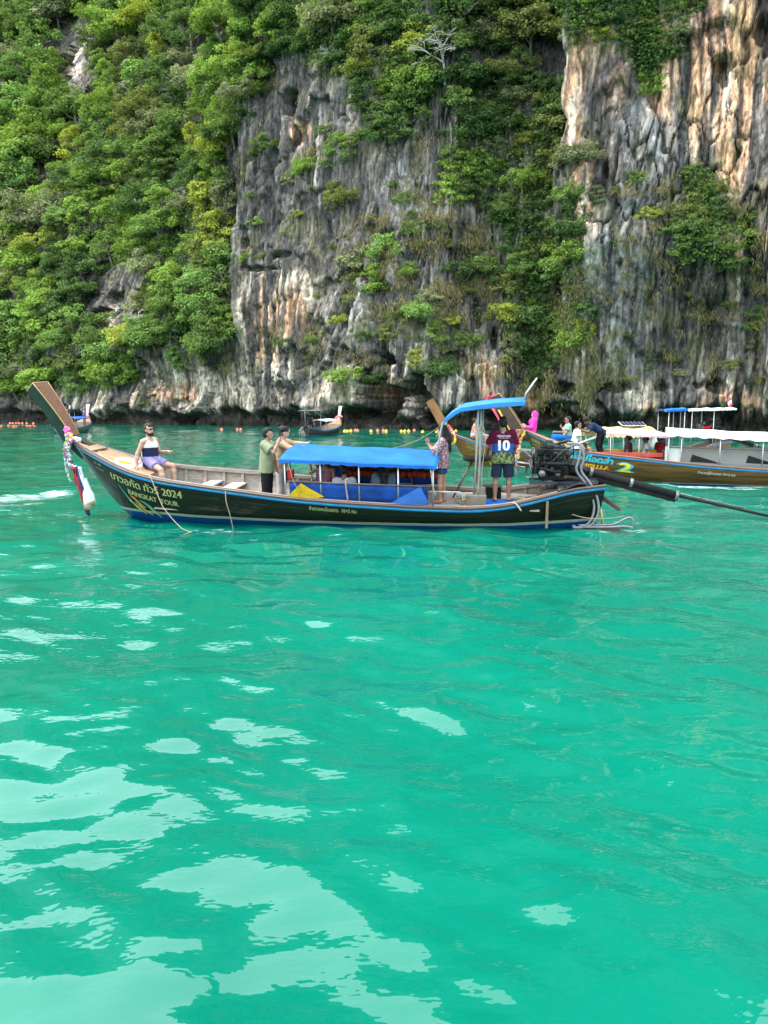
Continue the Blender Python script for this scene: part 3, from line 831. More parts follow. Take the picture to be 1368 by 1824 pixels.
# ================================================================== long-tail boats
def spl(pts):
    xs = np.array([p[0] for p in pts], float); ys = np.array([p[1] for p in pts], float)
    m = np.gradient(ys, xs)
    def f(x):
        x = min(max(x, xs[0]), xs[-1])
        i = min(int(np.searchsorted(xs, x, 'right')) - 1, len(xs) - 2); i = max(i, 0)
        h = xs[i + 1] - xs[i]; t = (x - xs[i]) / h
        return float((2*t**3 - 3*t*t + 1) * ys[i] + (t**3 - 2*t*t + t) * h * m[i] + (-2*t**3 + 3*t*t) * ys[i+1] + (t**3 - t*t) * h * m[i+1])
    return f
ST = [(-5.35, .34, .90, -.02), (-4.9, .58, .86, -.16), (-4.2, .84, .72, -.28), (-3.6, 1.0, .60, -.32), (-3, 1.10, .545, -.34), (-2, 1.20, .56, -.35), (-1, 1.25, .60, -.36), (0, 1.27, .65, -.36),
      (1, 1.25, .72, -.36), (2, 1.19, .815, -.36), (3, 1.07, .90, -.35), (4, .90, 1.0, -.30), (4.5, .77, 1.085, -.24), (5, .62, 1.22, -.1), (5.5, .455, 1.40, .42), (6.06, .27, 1.63, 1.22), (6.3, .15, 1.74, 1.56)]
class Hull:
    def __init__(self, sc=1.0, stern=0.0, bow=1.0):
        self.sc = sc
        self.b = spl([(a * sc, b * sc) for a, b, g, k in ST])
        self.g = spl([(a * sc, (g + (stern * max(0, -a - 2) / 3.3)) * sc * (1 if a < 2 else bow)) for a, b, g, k in ST])
        self.k = spl([(a * sc, k * sc) for a, b, g, k in ST])
        self.s0, self.s1 = -5.35 * sc, 6.3 * sc
    def pt(self, s, t, side=1, inset=0.0):
        b, g, k = self.b(s) - inset, self.g(s), self.k(s) + inset
        e = 1.75 - .6 * max(0, (s / self.sc - 3.5) / 2.8)
        y = max(.004, b) * (1 - (1 - t) ** e)
        z = k + (g - k) * t ** (1.4 - .3 * max(0, (s / self.sc - 3.5) / 2.8))
        x = s - (.16 * t * max(0, (-s / self.sc - 4.9) / .45)) + 0
        return Vector((x, y * side, z))
    def drop(self, s, d, side=1, out=.008):
        """point on the outer skin a height d below the gunwale"""
        g, k = self.g(s), self.k(s)
        z = g - d
        t = max(0.0, min(1.0, (z - k) / max(1e-3, g - k))) ** (1 / (1.4 - .3 * max(0, (s / self.sc - 3.5) / 2.8)))
        p = self.pt(s, t, side)
        q = self.pt(s, min(1, t + .04), side); r = self.pt(s, max(0, t - .04), side)
        n = Vector((0, (q - r).z * side, -(abs(q.y) - abs(r.y)))); n.normalize()
        return p + n * out
def hull_mat(key, top, line, bottom, zl, zb, rough=.38, grain=None):
    if key in _M: return _M[key]
    m = mat(key, top, rough, .22, 1.6, .05, spec=.16, stretch=(.5, 4, 7), col2=grain or np.array(top) * 1.7)
    N, L = m.node_tree.nodes, m.node_tree.links
    b = N['Principled BSDF']; src = b.inputs['Base Color'].links[0].from_socket
    tc = N.new('ShaderNodeTexCoord'); sx = N.new('ShaderNodeSeparateXYZ'); L.new(tc.outputs['Object'], sx.inputs[0])
    no = N.new('ShaderNodeTexNoise'); no.inputs['Scale'].default_value = 2.0; no.inputs['Detail'].default_value = 3; L.new(tc.outputs['Object'], no.inputs['Vector'])
    ad = N.new('ShaderNodeMath'); ad.operation = 'MULTIPLY_ADD'; ad.inputs[1].default_value = .03; L.new(no.outputs[0], ad.inputs[0]); L.new(sx.outputs['Z'], ad.inputs[2])
    prev = src
    for z, c in ((zl, line), (zb, bottom)):
        lt = N.new('ShaderNodeMath'); lt.operation = 'LESS_THAN'; lt.inputs[1].default_value = z + .015; L.new(ad.outputs[0], lt.inputs[0])
        mx_ = N.new('ShaderNodeMix'); mx_.data_type = 'RGBA'; L.new(lt.outputs[0], mx_.inputs['Factor']); L.new(prev, mx_.inputs['A']); mx_.inputs['B'].default_value = (*c, 1)
        prev = mx_.outputs['Result']
    L.new(prev, b.inputs['Base Color'])
    return m
WOOD_GREY = mat('weathered_wood', (.22, .185, .155), .8, .3, 3, .25, stretch=(1, 8, 8))
WOOD_DARK = mat('dark_wood', (.050, .030, .022), .55, .35, 3, .2, stretch=(1, 9, 9))
WOOD_BROWN = mat('brown_wood', (.105, .044, .022), .55, .4, 2.5, .15, stretch=(1, 9, 9))
WOOD_DECK = mat('deck_wood', (.20, .085, .036), .55, .3, 2.2, .15, stretch=(.8, 9, 4), col2=(.31, .17, .09))
BLUE_STRIPE = mat('blue_paint', (.008, .13, .31), .5, .15, 5, col2=(.014, .19, .40), spec=.3)
CANVAS_BLUE = mat('blue_canvas', (.003, .062, .26), .75, .12, 2.2, .25, col2=(.006, .095, .36), spec=.2)
TARP_BLUE = mat('blue_tarp', (.003, .030, .15), .7, .35, 4, .4, spec=.15)
YELLOW = mat('yellow_board', (.31, .21, .006), .7, .3, 9, spec=.15)
STEEL = mat('steel_tube', (.30, .31, .31), .35, .15, 8, metal=.7)
PIPE_GREY = mat('grey_pipe', (.16, .19, .19), .45, .15, 8)
HOSE = mat('grey_hose', (.105, .11, .12), .45, .12, 9)
ENGINE_DK = mat('engine_iron', (.009, .010, .010), .55, .6, 14, .3, metal=.2, spec=.25)
ENGINE_GN = mat('engine_green', (.010, .019, .016), .5, .5, 10, .2, spec=.25)
ENGINE_LT = mat('engine_alloy', (.12, .12, .12), .5, .6, 22, .3, metal=.3, spec=.3)
RUBBER = mat('black_rubber', (.007, .007, .0075), .7, .3, 10, spec=.12)
ROPE = mat('rope', (.22, .18, .12), .9, .25, 40, .3)
WHITE = mat('white_cloth', (.42, .42, .42), .8, .08, 6)
LETTER = mat('pale_lettering', (.20, .225, .085), .6, .15, 9)
GROUNDCOL = None
def text_mesh(body, size):
    cu = bpy.data.curves.new('lettering', 'FONT'); cu.body = body; cu.size = size; cu.resolution_u = 3
    o = bpy.data.objects.new('lettering', cu); COL.objects.link(o)
    dg = bpy.context.evaluated_depsgraph_get()
    me = o.evaluated_get(dg).to_mesh()
    V = [tuple(v.co) for v in me.vertices]; F = [tuple(p.vertices) for p in me.polygons]
    o.evaluated_get(dg).to_mesh_clear()
    bpy.data.objects.remove(o); bpy.data.curves.remove(cu)
    return V, F
def hull_text(H, parent, body, s_left, drop, size, m, bold=1.0, width=None, slant=0.0, name='lettering', out=.010, bold_w=.06):
    V, F = text_mesh(body, size)
    if not V: return
    x0, x1 = min(v[0] for v in V), max(v[0] for v in V)
    kx = (width / (x1 - x0)) if width else 1.0
    b = MB()
    offs = [(0, 0)] if bold <= 1 else [(0, 0), (bold_w * size * .5, 0), (-bold_w * size * .5, 0), (0, bold_w * size * .4)]
    for n, (ox, oy) in enumerate(offs):
        b.add([H.drop(s_left - ((v[0] - x0) + ox + slant * v[1]) * kx, drop - v[1] - oy, 1, out + n * .0012) for v in V], F)
    o = b.build(name, m, parent, False)
    o['kind'] = 'stuff'
    return o
def make_hull(root, H, mats, bow_deck=4.15, stern_deck=-4.25, floor=.30, ribs=True, planks=True, stripe=True, full=True, step=.42, inner=None):
    sc = H.sc
    N = 56 if full else 26
    ss = [H.s0 + (H.s1 - H.s0) * i / N for i in range(N + 1)]
    T = [j / 12 for j in range(13)] if full else [j / 6 for j in range(7)]
    TS = [(t, 0.0) for t in T]
    if full:                                    # caulked seams between the planks
        for q in (.30, .44, .58, .72, .86): TS += [(q - .008, 0.0), (q, .0035), (q + .008, 0.0)]
        TS.sort()
    b = MB()
    for side in (1, -1):
        b.grid([[H.pt(s, t, side) - Vector((0, side * i, 0)) for t, i in TS] for s in ss], 0, not full)
    tr = [H.pt(H.s0, t, 1) for t in T] + [H.pt(H.s0, t, -1) for t in reversed(T)]
    b.add(tr, [tuple(range(len(tr)))])
    b.grid([[H.pt(H.s1, t, 1) for t in T], [H.pt(H.s1, t, -1) for t in T]])
    b.build('hull', mats['hull'], root)
    b = MB()
    for side in (1, -1):
        b.grid([[H.pt(s, .12 + .88 * t, side, .045) for t in T] for s in ss[1:-1]])
    b.build('inner_lining', inner or WOOD_GREY, root, False)
    for side in (1, -1):
        r = MB()
        path = [H.pt(s, 1, side) for s in ss]
        w = .038 * sc
        P = [[p + Vector((0, side * .02, -.03 * sc)), p + Vector((0, side * .03, .012 * sc)), p + Vector((0, side * .012, .024 * sc)), p + Vector((0, -side * w * 2, .022 * sc)), p + Vector((0, -side * w * 2.1, -.03 * sc)), p + Vector((0, side * .02, -.03 * sc))] for p in path]
        r.grid(P, smooth=False); r.build('gunwale', mats.get('rail', WOOD_DARK), root)
        if full:
            r = MB(); P = [[H.pt(s, 1, side) + Vector((0, -side * .10, .006)), H.pt(s, 1, side) + Vector((0, -side * .10, .026)), H.pt(s, 1, side) + Vector((0, -side * .145, .026)), H.pt(s, 1, side) + Vector((0, -side * .145, -.05)), H.pt(s, 1, side) + Vector((0, -side * .10, .006))] for s in ss[3:-2]]
            r.grid(P, smooth=False); r.build('inwale', WOOD_GREY, root)
        if stripe:
            r = MB(); d0, d1 = .022 * sc, .085 * sc
            r.grid([[H.drop(s, d0, side, .012), H.drop(s, (d0 + d1) / 2, side, .016), H.drop(s, d1, side, .012)] for s in ss[:-1]], .006, True)
            r.build('sheer_stripe', mats.get('stripe', BLUE_STRIPE), root)
            if full:
                r = MB(); r.grid([[H.drop(s, .006, side, .020), H.drop(s, .022, side, .018)] for s in ss[:-1]], .004, True)
                r.build('rubbing_strip', mat('bleached_wood', (.36, .30, .25), .8, .3, 6), root)
    # floor
    if planks:
        ny = 7
        for j in range(ny):
            y0, y1 = -.84 + j * .24, -.84 + j * .24 + .228
            pb = MB()
            e0, e1 = stern_deck * 1.0 + .05, bow_deck * sc - .06
            lim = lambda s: H.b(s) * .80
            rows = []
            for i in range(17):
                s = e0 + (e1 - e0) * i / 16; L_ = lim(s)
                a, c = max(-L_, min(L_, y0 * sc)), max(-L_, min(L_, y1 * sc))
                if abs(c - a) > .01: rows.append([(s, a, floor * sc), (s, c, floor * sc)])
            if len(rows) > 1:
                pb.grid(rows, .03, False, (0, 0, -1)); pb.build('floor_board', WOOD_GREY, root)
    if ribs:
        s = stern_deck * sc + .3
        while s < bow_deck * sc - .1:
            for side in (1, -1):
                rb = MB()
                P0 = [H.pt(s, t, side, .05) for t in (.55, .7, .85, .97)]
                rb.grid([[p + Vector((-.035, 0, 0)), p + Vector((-.035, -side * .06, 0)), p + Vector((.035, -side * .06, 0)), p + Vector((.035, 0, 0))] for p in P0], smooth=False)
                rb.build('rib', mats.get('rib', WOOD_GREY), root)
            s += step * sc
    # decks
    def deck(a, e, name, m, n, crown, lift):
        for j in range(n):
            pb = MB(); rows = []
            for i in range(15):
                s = a + (e - a) * i / 14
                L_ = max(.01, H.b(s) - .09 * sc)
                f0, f1 = -1 + 2 * j / n, -1 + 2 * (j + 1) / n
                gap = .004
                zz = lambda f: H.g(s) + lift + crown * (1 - f * f)
                rows.append([(s, f0 * L_ + gap, zz(f0)), (s, f1 * L_ - gap, zz(f1))])
            pb.grid(rows, .028, False, (0, 0, -1)); pb.build(name, m, root)
    nd = 6 if full else 2
    deck(bow_deck * sc, 6.22 * sc, 'deck_plank', mats.get('deck', WOOD_DECK), nd, .05 * sc, .0)
    deck(H.s0 + .05, stern_deck * sc, 'stern_plank', WOOD_DARK, nd - 1, .02, .0)
    s = bow_deck * sc + .02
    bh = MB(); pts = [H.pt(s, t, 1, .05) for t in (.2, .5, .8, 1)] + [H.pt(s, t, -1, .05) for t in (1, .8, .5, .2)]
    bh.poly(pts, .03, (1, 0, 0)); bh.build('bulkhead', WOOD_GREY, root)
    s = stern_deck * sc - .02
    bh = MB(); pts = [H.pt(s, t, 1, .05) for t in (.2, .5, .8, 1)] + [H.pt(s, t, -1, .05) for t in (1, .8, .5, .2)]
    bh.poly(pts, .03, (-1, 0, 0)); bh.build('bulkhead', WOOD_DARK, root)
def prow(root, H, outer, inner, base=((6.50, 1.66), (6.24, 1.82)), top=((7.22, 2.82), (6.97, 3.02)), wb=.30, wt=.56):
    """raked stem post: broad board, flared to the top"""
    sc = H.sc; b = MB(); n = 8; f = MB()
    R, G = [], []
    st = H.pt(H.s1, .3, 1)
    for i in range(-2, n + 1):
        t = max(i, 0) / n; e = t ** 1.15
        fr = Vector((base[0][0] + (top[0][0] - base[0][0]) * e, 0, base[0][1] + (top[0][1] - base[0][1]) * t)) * sc
        re = Vector((base[1][0] + (top[1][0] - base[1][0]) * e, 0, base[1][1] + (top[1][1] - base[1][1]) * t)) * sc
        w = (wb + (wt - wb) * t) * sc / 2
        if i < 0:
            fr = fr.lerp(Vector((6.12 * sc, 0, 1.28 * sc)), -i / 2); re = re.lerp(Vector((5.85 * sc, 0, 1.60 * sc)), -i / 2); w *= 1 + i * .2
        Y = Vector((0, 1, 0))
        R.append([fr + Y * w * .55, re + Y * w, re - Y * w, fr - Y * w * .55, fr + Y * w * .55])
        if i >= 0:
            nn = (re - fr).normalized() * .006
            G.append([re + nn + Y * w * .93, re + nn - Y * w * .93])
    b.grid(R, smooth=False); b.add(R[-1][:4], [(0, 1, 2, 3)]); b.add(R[0][:4], [(3, 2, 1, 0)])
    o = b.build('prow_post', outer, root)
    f.grid(G, .006, False, ((-.87, 0, -.45))); f.build('post_face', inner, o)
    if wb > .25 and sc > .95:
        tr = MB(); tr.tube([R[-1][0], R[-1][1], R[-1][2], R[-1][3], R[-1][0]], .010, 6)
        tr.tube([r[1] for r in R[2:]], .010, 6); tr.tube([r[2] for r in R[2:]], .010, 6)
        tr.build('post_edging', mat('ochre_edging', (.33, .22, .07), .6), o)
    return R
def canopy(root, sa, sb, y0, y1, za, zb, crown, cloth, poles, zfloor, name='canopy', pm=None, rail=None, sag=.028, thick=.012, flap=.05):
    """arched cloth roof from s=sa to s=sb on thin poles"""
    rows = []
    for i in range(33):
        u = i / 32; s = sa + (sb - sa) * u; row = []
        for j in range(15):
            w = j / 14; y = y0 + (y1 - y0) * w
            row.append((s, y, za + (zb - za) * u + crown * math.sin(math.pi * w) ** .8 - sag * abs(math.sin(u * math.pi * 4)) * (.4 + .6 * math.sin(math.pi * w)) + .006 * math.sin(11 * u + 5 * w) + .008 * math.sin(23 * u - 9 * w + 2)))
        rows.append(row)
    c = MB(); c.grid(rows, thick, True)
    for j, dy in ((0, -.006), (-1, .006)):
        c.grid([[(r[j][0], r[j][1] + dy, r[j][2] + thick + .002), (r[j][0], r[j][1] + dy, r[j][2] - flap * (1 + .18 * math.sin(i * 2.3)))] for i, r in enumerate(rows)], .006, False)
    top = c.build(name, cloth, root)
    fr = MB()
    for y in (y0 + .02, y1 - .02): fr.tube([(sa, y, za - .03), (sb, y, zb - .03)], .014, 6)
    for i in range(5):
        u = i / 4; s = sa + (sb - sa) * u
        fr.tube([(s, y0 + (y1 - y0) * w, za + (zb - za) * u + crown * math.sin(math.pi * w) ** .8 - .035) for w in [k / 8 for k in range(9)]], .011, 6)
    fr.build('canopy_frame', pm or STEEL, root)
    for s in poles:
        u = (s - sa) / (sb - sa)
        for y in (y0 + .03, y1 - .03):
            p = MB(); p.tube([(s, y, zfloor), (s, y, za + (zb - za) * u - .02)], .017, 8); p.build('pole', pm or STEEL, root)
    return top
def engine(root, c, sc=1.0, tail=None, detail=True, tiller=None, hoses=True):
    """car engine on a swivel with long propeller tube"""
    e = empty('engine'); e.parent = root
    del_keys = []
    c = Vector(c)
    def V3(x, y, z): return c + Vector((x, y, z)) * sc
    b = MB(); b.box(V3(0, 0, -.02), (.58 * sc, .34 * sc, .34 * sc), bev=.03); b.box(V3(.02, 0, -.24), (.46 * sc, .26 * sc, .14 * sc), bev=.03)
    for i in range(6): b.box(V3(-.22 + i * .09, .18, -.02), (.02 * sc, .03 * sc, .28 * sc))
    b.build('engine_block', ENGINE_DK, e)
    b = MB(); b.box(V3(.0, 0, .22), (.56 * sc, .24 * sc, .14 * sc), bev=.03); b.box(V3(0, .02, .31), (.44 * sc, .15 * sc, .06 * sc), bev=.02)
    for i in range(4): b.tube([V3(-.18 + i * .12, .05, .32), V3(-.18 + i * .12, .05, .37)], .018 * sc, 8)
    b.build('cylinder_head', ENGINE_GN, e)
    if detail:
        b = MB()
        b.tube([V3(.33, 0, .0), V3(.40, 0, .0)], .16 * sc, 20); b.tube([V3(.40, 0, .0), V3(.44, 0, .0)], .07 * sc, 16); b.tube([V3(.33, .14, .2), V3(.39, .14, .2)], .075 * sc, 16); b.tube([V3(.33, -.12, .22), V3(.39, -.12, .22)], .06 * sc, 14)
        b.build('pulleys', ENGINE_LT, e)
        b = MB(); b.tube([V3(.36, .17, 0), V3(.36, .22, .2), V3(.36, .07, .22), V3(.36, -.05, .26), V3(.36, -.17, .2), V3(.36, -.16, 0), V3(.36, 0, -.17), V3(.36, .17, 0)], .013 * sc, 6)
        b.build('fan_belt', RUBBER, e)
        b = MB()
        for k in range(6):
            a = k * math.pi / 3; u = Vector((0, math.cos(a), math.sin(a))); w = Vector((.5, -math.sin(a), math.cos(a)))
            p = V3(.47, 0, 0)
            b.poly([p + u * .04 * sc, p + u * .19 * sc - w * .03 * sc, p + u * .20 * sc + w * .05 * sc, p + u * .05 * sc + w * .03 * sc], .006, (1, 0, 0))
        b.build('fan', ENGINE_LT, e)
        b = MB()
        for i in range(4): b.tube([V3(-.2 + i * .12, .12, .18), V3(-.2 + i * .12, .24, .16), V3(-.2 + i * .12, .27, .05)], .026 * sc, 8)
        b.tube([V3(-.26, .27, .04), V3(.22, .27, .04)], .036 * sc, 10); b.tube([V3(-.26, .27, .04), V3(-.42, .27, .0), V3(-.6, .24, -.1)], .03 * sc, 8)
        b.build('exhaust_manifold', ENGINE_DK, e)
        b = MB(); b.tube([V3(.08, .2, .30), V3(.08, .2, .42)], .085 * sc, 18); b.tube([V3(.08, .2, .42), V3(.08, .2, .45)], .06 * sc, 14)
        b.tube([V3(-.05, -.1, .33), V3(-.25, -.05, .42), V3(-.4, 0, .36)], .03 * sc, 8); b.build('air_filter', ENGINE_GN, e)
        b = MB(); b.tube([V3(.2, .2, -.14), V3(.2, .34, -.14)], .06 * sc, 14); b.tube([V3(-.08, .19, -.15), V3(-.08, .29, -.15)], .045 * sc, 12); b.tube([V3(-.2, .17, .06), V3(-.2, .27, .06)], .035 * sc, 10); b.build('alternator', ENGINE_LT, e)
        b = MB(); g = random.Random(4)
        for i in range(12):
            p = [V3(g.uniform(-.28, .32), g.uniform(.12, .27), g.uniform(-.25, .32))]
            for _ in range(3): p.append(p[-1] + Vector((g.uniform(-.15, .15), g.uniform(-.03, .06), g.uniform(-.15, .15))) * sc)
            b.tube(p, g.choice([.007, .01, .014]) * sc, 6)
        b.build('wiring', RUBBER, e)
        b = MB()
        for i in range(16): b.box(V3(g.uniform(-.28, .36), g.uniform(.15, .26), g.uniform(-.24, .34)), tuple(g.uniform(.03, .10) * sc for _ in range(3)), Euler((g.uniform(-.5, .5), g.uniform(-.5, .5), 0)).to_matrix(), .006)
        b.build('engine_fittings', ENGINE_DK, e)['kind'] = 'stuff'
        b = MB()
        for i in range(7): b.tube([V3(g.uniform(-.3, .36), .26, g.uniform(-.2, .3)), V3(g.uniform(-.3, .36), .30, g.uniform(-.2, .3))], g.uniform(.012, .03) * sc, 8)
        b.build('engine_bolts', ENGINE_DK, e)['kind'] = 'stuff'
    b = MB(); b.tube([V3(-.3, 0, -.05), V3(-.5, 0, -.12), V3(-.62, 0, -.16)], [.17 * sc, .13 * sc, .07 * sc], 14); b.build('bell_housing', ENGINE_DK, e)
    b = MB()                                            # swivel mount
    for y in (-.2, .2): b.bar(V3(.42, y, -.33), V3(-.5, y, -.33), .05 * sc, .05 * sc)
    b.bar(V3(-.1, -.2, -.36), V3(-.1, .2, -.36), .08 * sc, .04 * sc); b.tube([V3(-.1, 0, -.36), V3(-.02, 0, -.75)], .045 * sc, 10)
    b.bar(V3(-.1, 0, -.34), V3(.14, .05, -.72), .06 * sc, .04 * sc)
    b.build('swivel_mount', mat('dark_blue_iron', (.012, .022, .040), .5), e)
    if tiller:
        b = MB()
        for y, (p, q) in zip((.17, -.17), tiller): b.tube([V3(.35, y, -.3), Vector(p), Vector(q)], .020 * sc, 8)
        b.build('tiller', STEEL, e)
    if tail:
        a, m_, z = (Vector(q) for q in tail)
        b = MB(); b.tube([a, m_], [.075 * sc, .075 * sc], 12); b.tube([m_, z], [.026 * sc, .024 * sc], 10); b.build('propeller_tube', RUBBER, e)
        d = (z - a).normalized()
        b = MB(); dn = Vector((0, 0, -1)); dn = (dn - d * dn.dot(d)).normalized()
        b.bar(a.lerp(m_, .1) + dn * .09 * sc, m_ + dn * .07 * sc, .10 * sc, .10 * sc); b.build('tube_keel', mat('tail_guard', (.007, .006, .006), .7, .4, 5, .2, spec=.15), e)
        for t in (.15, .55, 1.0):
            b = MB(); q = a.lerp(m_, t); b.tube([q - d * .03, q + d * .03], .088 * sc, 12); b.build('tube_clamp', ENGINE_LT, e)
        b = MB(); b.tube([m_.lerp(z, .3) - dn * .045 * sc, m_ - dn * .05 * sc], .012 * sc, 6); b.build('stay_rod', ENGINE_LT, e)
        b = MB(); u, w = frame_of(d)
        for k in range(3):
            an = k * 2.094; r = u * math.cos(an) + w * math.sin(an); q = w * math.cos(an) - u * math.sin(an)
            b.poly([z + r * .02 * sc, z + r * .09 * sc - q * .05 * sc, z + r * .15 * sc, z + r * .09 * sc + q * .05 * sc + d * .03], .006, d)
        b.tube([z - d * .05, z + d * .06], .03 * sc, 8); b.build('propeller', ENGINE_LT, e)
    return e
def flowers(name, label, cat, pts, r, colors, parent_m=None, n=26, group=None):
    """garland: little cloth blossoms strung on a cord along pts; one mesh part per colour"""
    root = empty(name, label, cat, group)
    if parent_m is not None: pts = [parent_m @ Vector(p) for p in pts]
    pts = [Vector(p) for p in pts]
    root.location = pts[0]
    g = random.Random(len(label)); L_ = [0]
    for a, b in zip(pts[:-1], pts[1:]): L_.append(L_[-1] + (b - a).length)
    mbs = [MB() for _ in colors]
    for i in range(n):
        d = L_[-1] * (i + .5) / n; k = max(j for j in range(len(pts) - 1) if L_[j] <= d)
        p = pts[k].lerp(pts[k + 1], (d - L_[k]) / max(1e-6, L_[k + 1] - L_[k])) - pts[0]
        for _ in range(5):
            o = Vector((g.gauss(0, 1), g.gauss(0, 1), g.gauss(0, 1))).normalized() * r * .6
            mb = mbs[(i * len(colors) // n + (g.random() < .35)) % len(colors)]
            mb.ball(p + o, r * g.uniform(.35, .6), 6, 4, (1, 1, g.uniform(.6, 1)))
    cd = MB(); cd.tube([p - pts[0] for p in pts], .008, 5); cd.build('cord', ROPE, root)
    for mb, c in zip(mbs, colors):
        if mb.v: mb.build('blossoms', mat('petal_%d_%d_%d' % tuple(int(q * 99) for q in c), c, .8, .2, 20), root, False)
    return root
def ribbon(name, label, strips, pm, group=None, cat='ribbon'):
    root = empty(name, label, cat, group); o = pm @ Vector(strips[0][0][0]); root.location = o
    for path, w, m in strips:
        b = MB(); P = []
        for i, p in enumerate(path):
            q = pm @ Vector(p) - o; t = i / (len(path) - 1)
            a = .8 * math.sin(3 * t); s = Vector((math.cos(a), math.sin(a), 0)) * w / 2
            P.append([q - s, q + Vector((.01 * math.sin(5 * t), .012, 0)), q + s])
        b.grid(P, .006, True); b.build('sash', m, root)
    return root
def smooth_path(pts, n=5):
    P = [Vector(p) for p in pts]; Q = [P[0] * 2 - P[1]] + P + [P[-1] * 2 - P[-2]]; out = []
    for i in range(1, len(Q) - 2):
        for k in range(n):
            t = k / n; a, b_, c, d = Q[i - 1], Q[i], Q[i + 1], Q[i + 2]
            out.append(.5 * (2 * b_ + (c - a) * t + (2 * a - 5 * b_ + 4 * c - d) * t * t + (3 * b_ - a - 3 * c + d) * t ** 3))
    return out + [P[-1]]
def rope(name, label, pts, r=.012, sag=0.0, m=None, group=None, cat='rope'):
    pts = [Vector(p) for p in pts]
    P = []
    for a, b in zip(pts[:-1], pts[1:]):
        for i in range(8):
            t = i / 8; q = a.lerp(b, t); q.z -= sag * 4 * t * (1 - t); P.append(q)
    P.append(pts[-1])
    if sag == 0 and len(pts) > 2: P = smooth_path(pts, 6)
    o0 = P[0].copy()
    b = MB(); b.tube([q - o0 for q in P], r, 6); o = b.build(name, m or ROPE); o.location = o0
    return tag(o, label, cat, group)
def boat_root(name, label, O, yaw, heel=0.0, pitch=0.0, cat='boat', group=None):
    M = Matrix.Translation(Vector(O)) @ Matrix.Rotation(math.radians(yaw), 4, 'Z') @ Matrix.Rotation(math.radians(heel), 4, 'X') @ Matrix.Rotation(math.radians(pitch), 4, 'Y')
    return empty(name, label, cat, group, mat=M), M
# ------------------------------------------------------------------ the near boat
B1, M1 = boat_root('longtail_boat', 'long dark green wooden longtail boat with blue canopy, nearest of all the boats', (-0.9, 16.15, 0), 180 - 9.6, -5)
H1 = Hull()
GREENHULL = hull_mat('green_hull', (.0022, .0065, .0045), (.20, .24, .18), (.003, .035, .14), .20, .135, .25, (.0085, .0095, .0045))
make_hull(B1, H1, dict(hull=GREENHULL), floor=.32, step=.44)
prow(B1, H1, mat('green_post', (.008, .020, .014), .5, .3, 4, .1, spec=.25), WOOD_BROWN)
b = MB(); rows = []                                     # raised aft platform
for j in range(5):
    b = MB(); y0 = -.86 + j * .345
    b.box((-3.0, y0 + .17, .465), (2.4, .335, .03)); b.build('platform_board', WOOD_GREY, B1)
for s, w in ((3.25, .30), (2.72, .34)):                  # cross benches forward
    b = MB(); L_ = H1.b(s) - .1; b.box((s, 0, .64 if s > 3 else .58), (w, 2 * L_, .035)); b.build('bench', mat('bench_wood', (.34, .30, .26), .8, .25, 4, .2, stretch=(8, 1, 1)), B1)
for y in (.34, .02, -.12):                              # battens and plate on the bow deck
    b = MB(); b.box((5.62 + .12 * y, y * .5, H1.g(5.62) + .055), (.10, .22, .02)); b.build('deck_batten', WOOD_DARK, B1)
def deck_z(s_, y): 
    f = y / max(.05, H1.b(s_) - .09)
    return H1.g(s_) + .05 * (1 - f * f)
def deck_patch(name, m, c, rx, ry, lift, parts=(0, 2 * math.pi)):
    b = MB(); P = []
    for r in (0.02, .5, 1):
        P.append([(c[0] + rx * r * math.cos(a), c[1] + ry * r * math.sin(a), deck_z(c[0] + rx * r * math.cos(a), c[1] + ry * r * math.sin(a)) + lift) for a in [parts[0] + (parts[1] - parts[0]) * i / 20 for i in range(21)]])
    b.grid(P, 0, True); b.build(name, m, B1, False)
deck_patch('deck_emblem', mat('emblem_white', (.42, .41, .39), .6, .25, 12), (4.86, .16), .32, .34, .006)
deck_patch('emblem_yellow', YELLOW, (4.92, .26), .16, .10, .010)
for k_ in range(3): deck_patch('emblem_stripe', mat('emblem_pink', (.33, .08, .12), .6), (4.74 - .04 * k_, .02 + .05 * k_), .015, .16, .010)
canopy(B1, 1.05, -2.18, -1.02, 1.12, 1.48, 1.37, .135, CANVAS_BLUE, (.95, .2, -.6, -1.4, -2.1), .5)
for y, nm in ((1.115, 'side_curtain'), (-1.03, 'side_curtain')):
    b = MB(); P = []
    for i in range(25):
        s = .86 - 2.86 * i / 24
        P.append([(s, y + .012 * math.sin(i * 1.9) * k - .03 * (1 - k), .60 + .02 * (s > 0) + (.41 - .02 * i / 24) * k) for k in (0, .33, .66, 1)])
    b.grid(P, .006, True); b.build(nm, TARP_BLUE, B1)
    b = MB(); b.tube([(.9, y, 1.03), (-2.1, y, .965)], .017, 8); b.build('side_rail', WOOD_DARK, B1)
b = MB(); b.poly([(.88, 1.15, .73), (.60, 1.15, 1.0), (.12, 1.15, .73), (.30, 1.15, .70), (.60, 1.15, .69)], .012, (0, 1, 0)); b.build('yellow_panel', YELLOW, B1)
b = MB(); b.poly([(-1.26, 1.17, .64), (-1.86, 1.17, .98), (-2.02, 1.17, .66), (-1.95, 1.17, .61), (-1.5, 1.17, .61)], .012, (0, 1, 0)); b.build('blue_panel', mat('blue_board', (.004, .055, .24), .6, .25, 5), B1)
for s in (-.35, .1):                                     # benches under the canopy
    b = MB(); b.box((s - .9 * (s < 0), 0, .62), (.34, 2.0, .04)); b.build('bench', WOOD_GREY, B1)
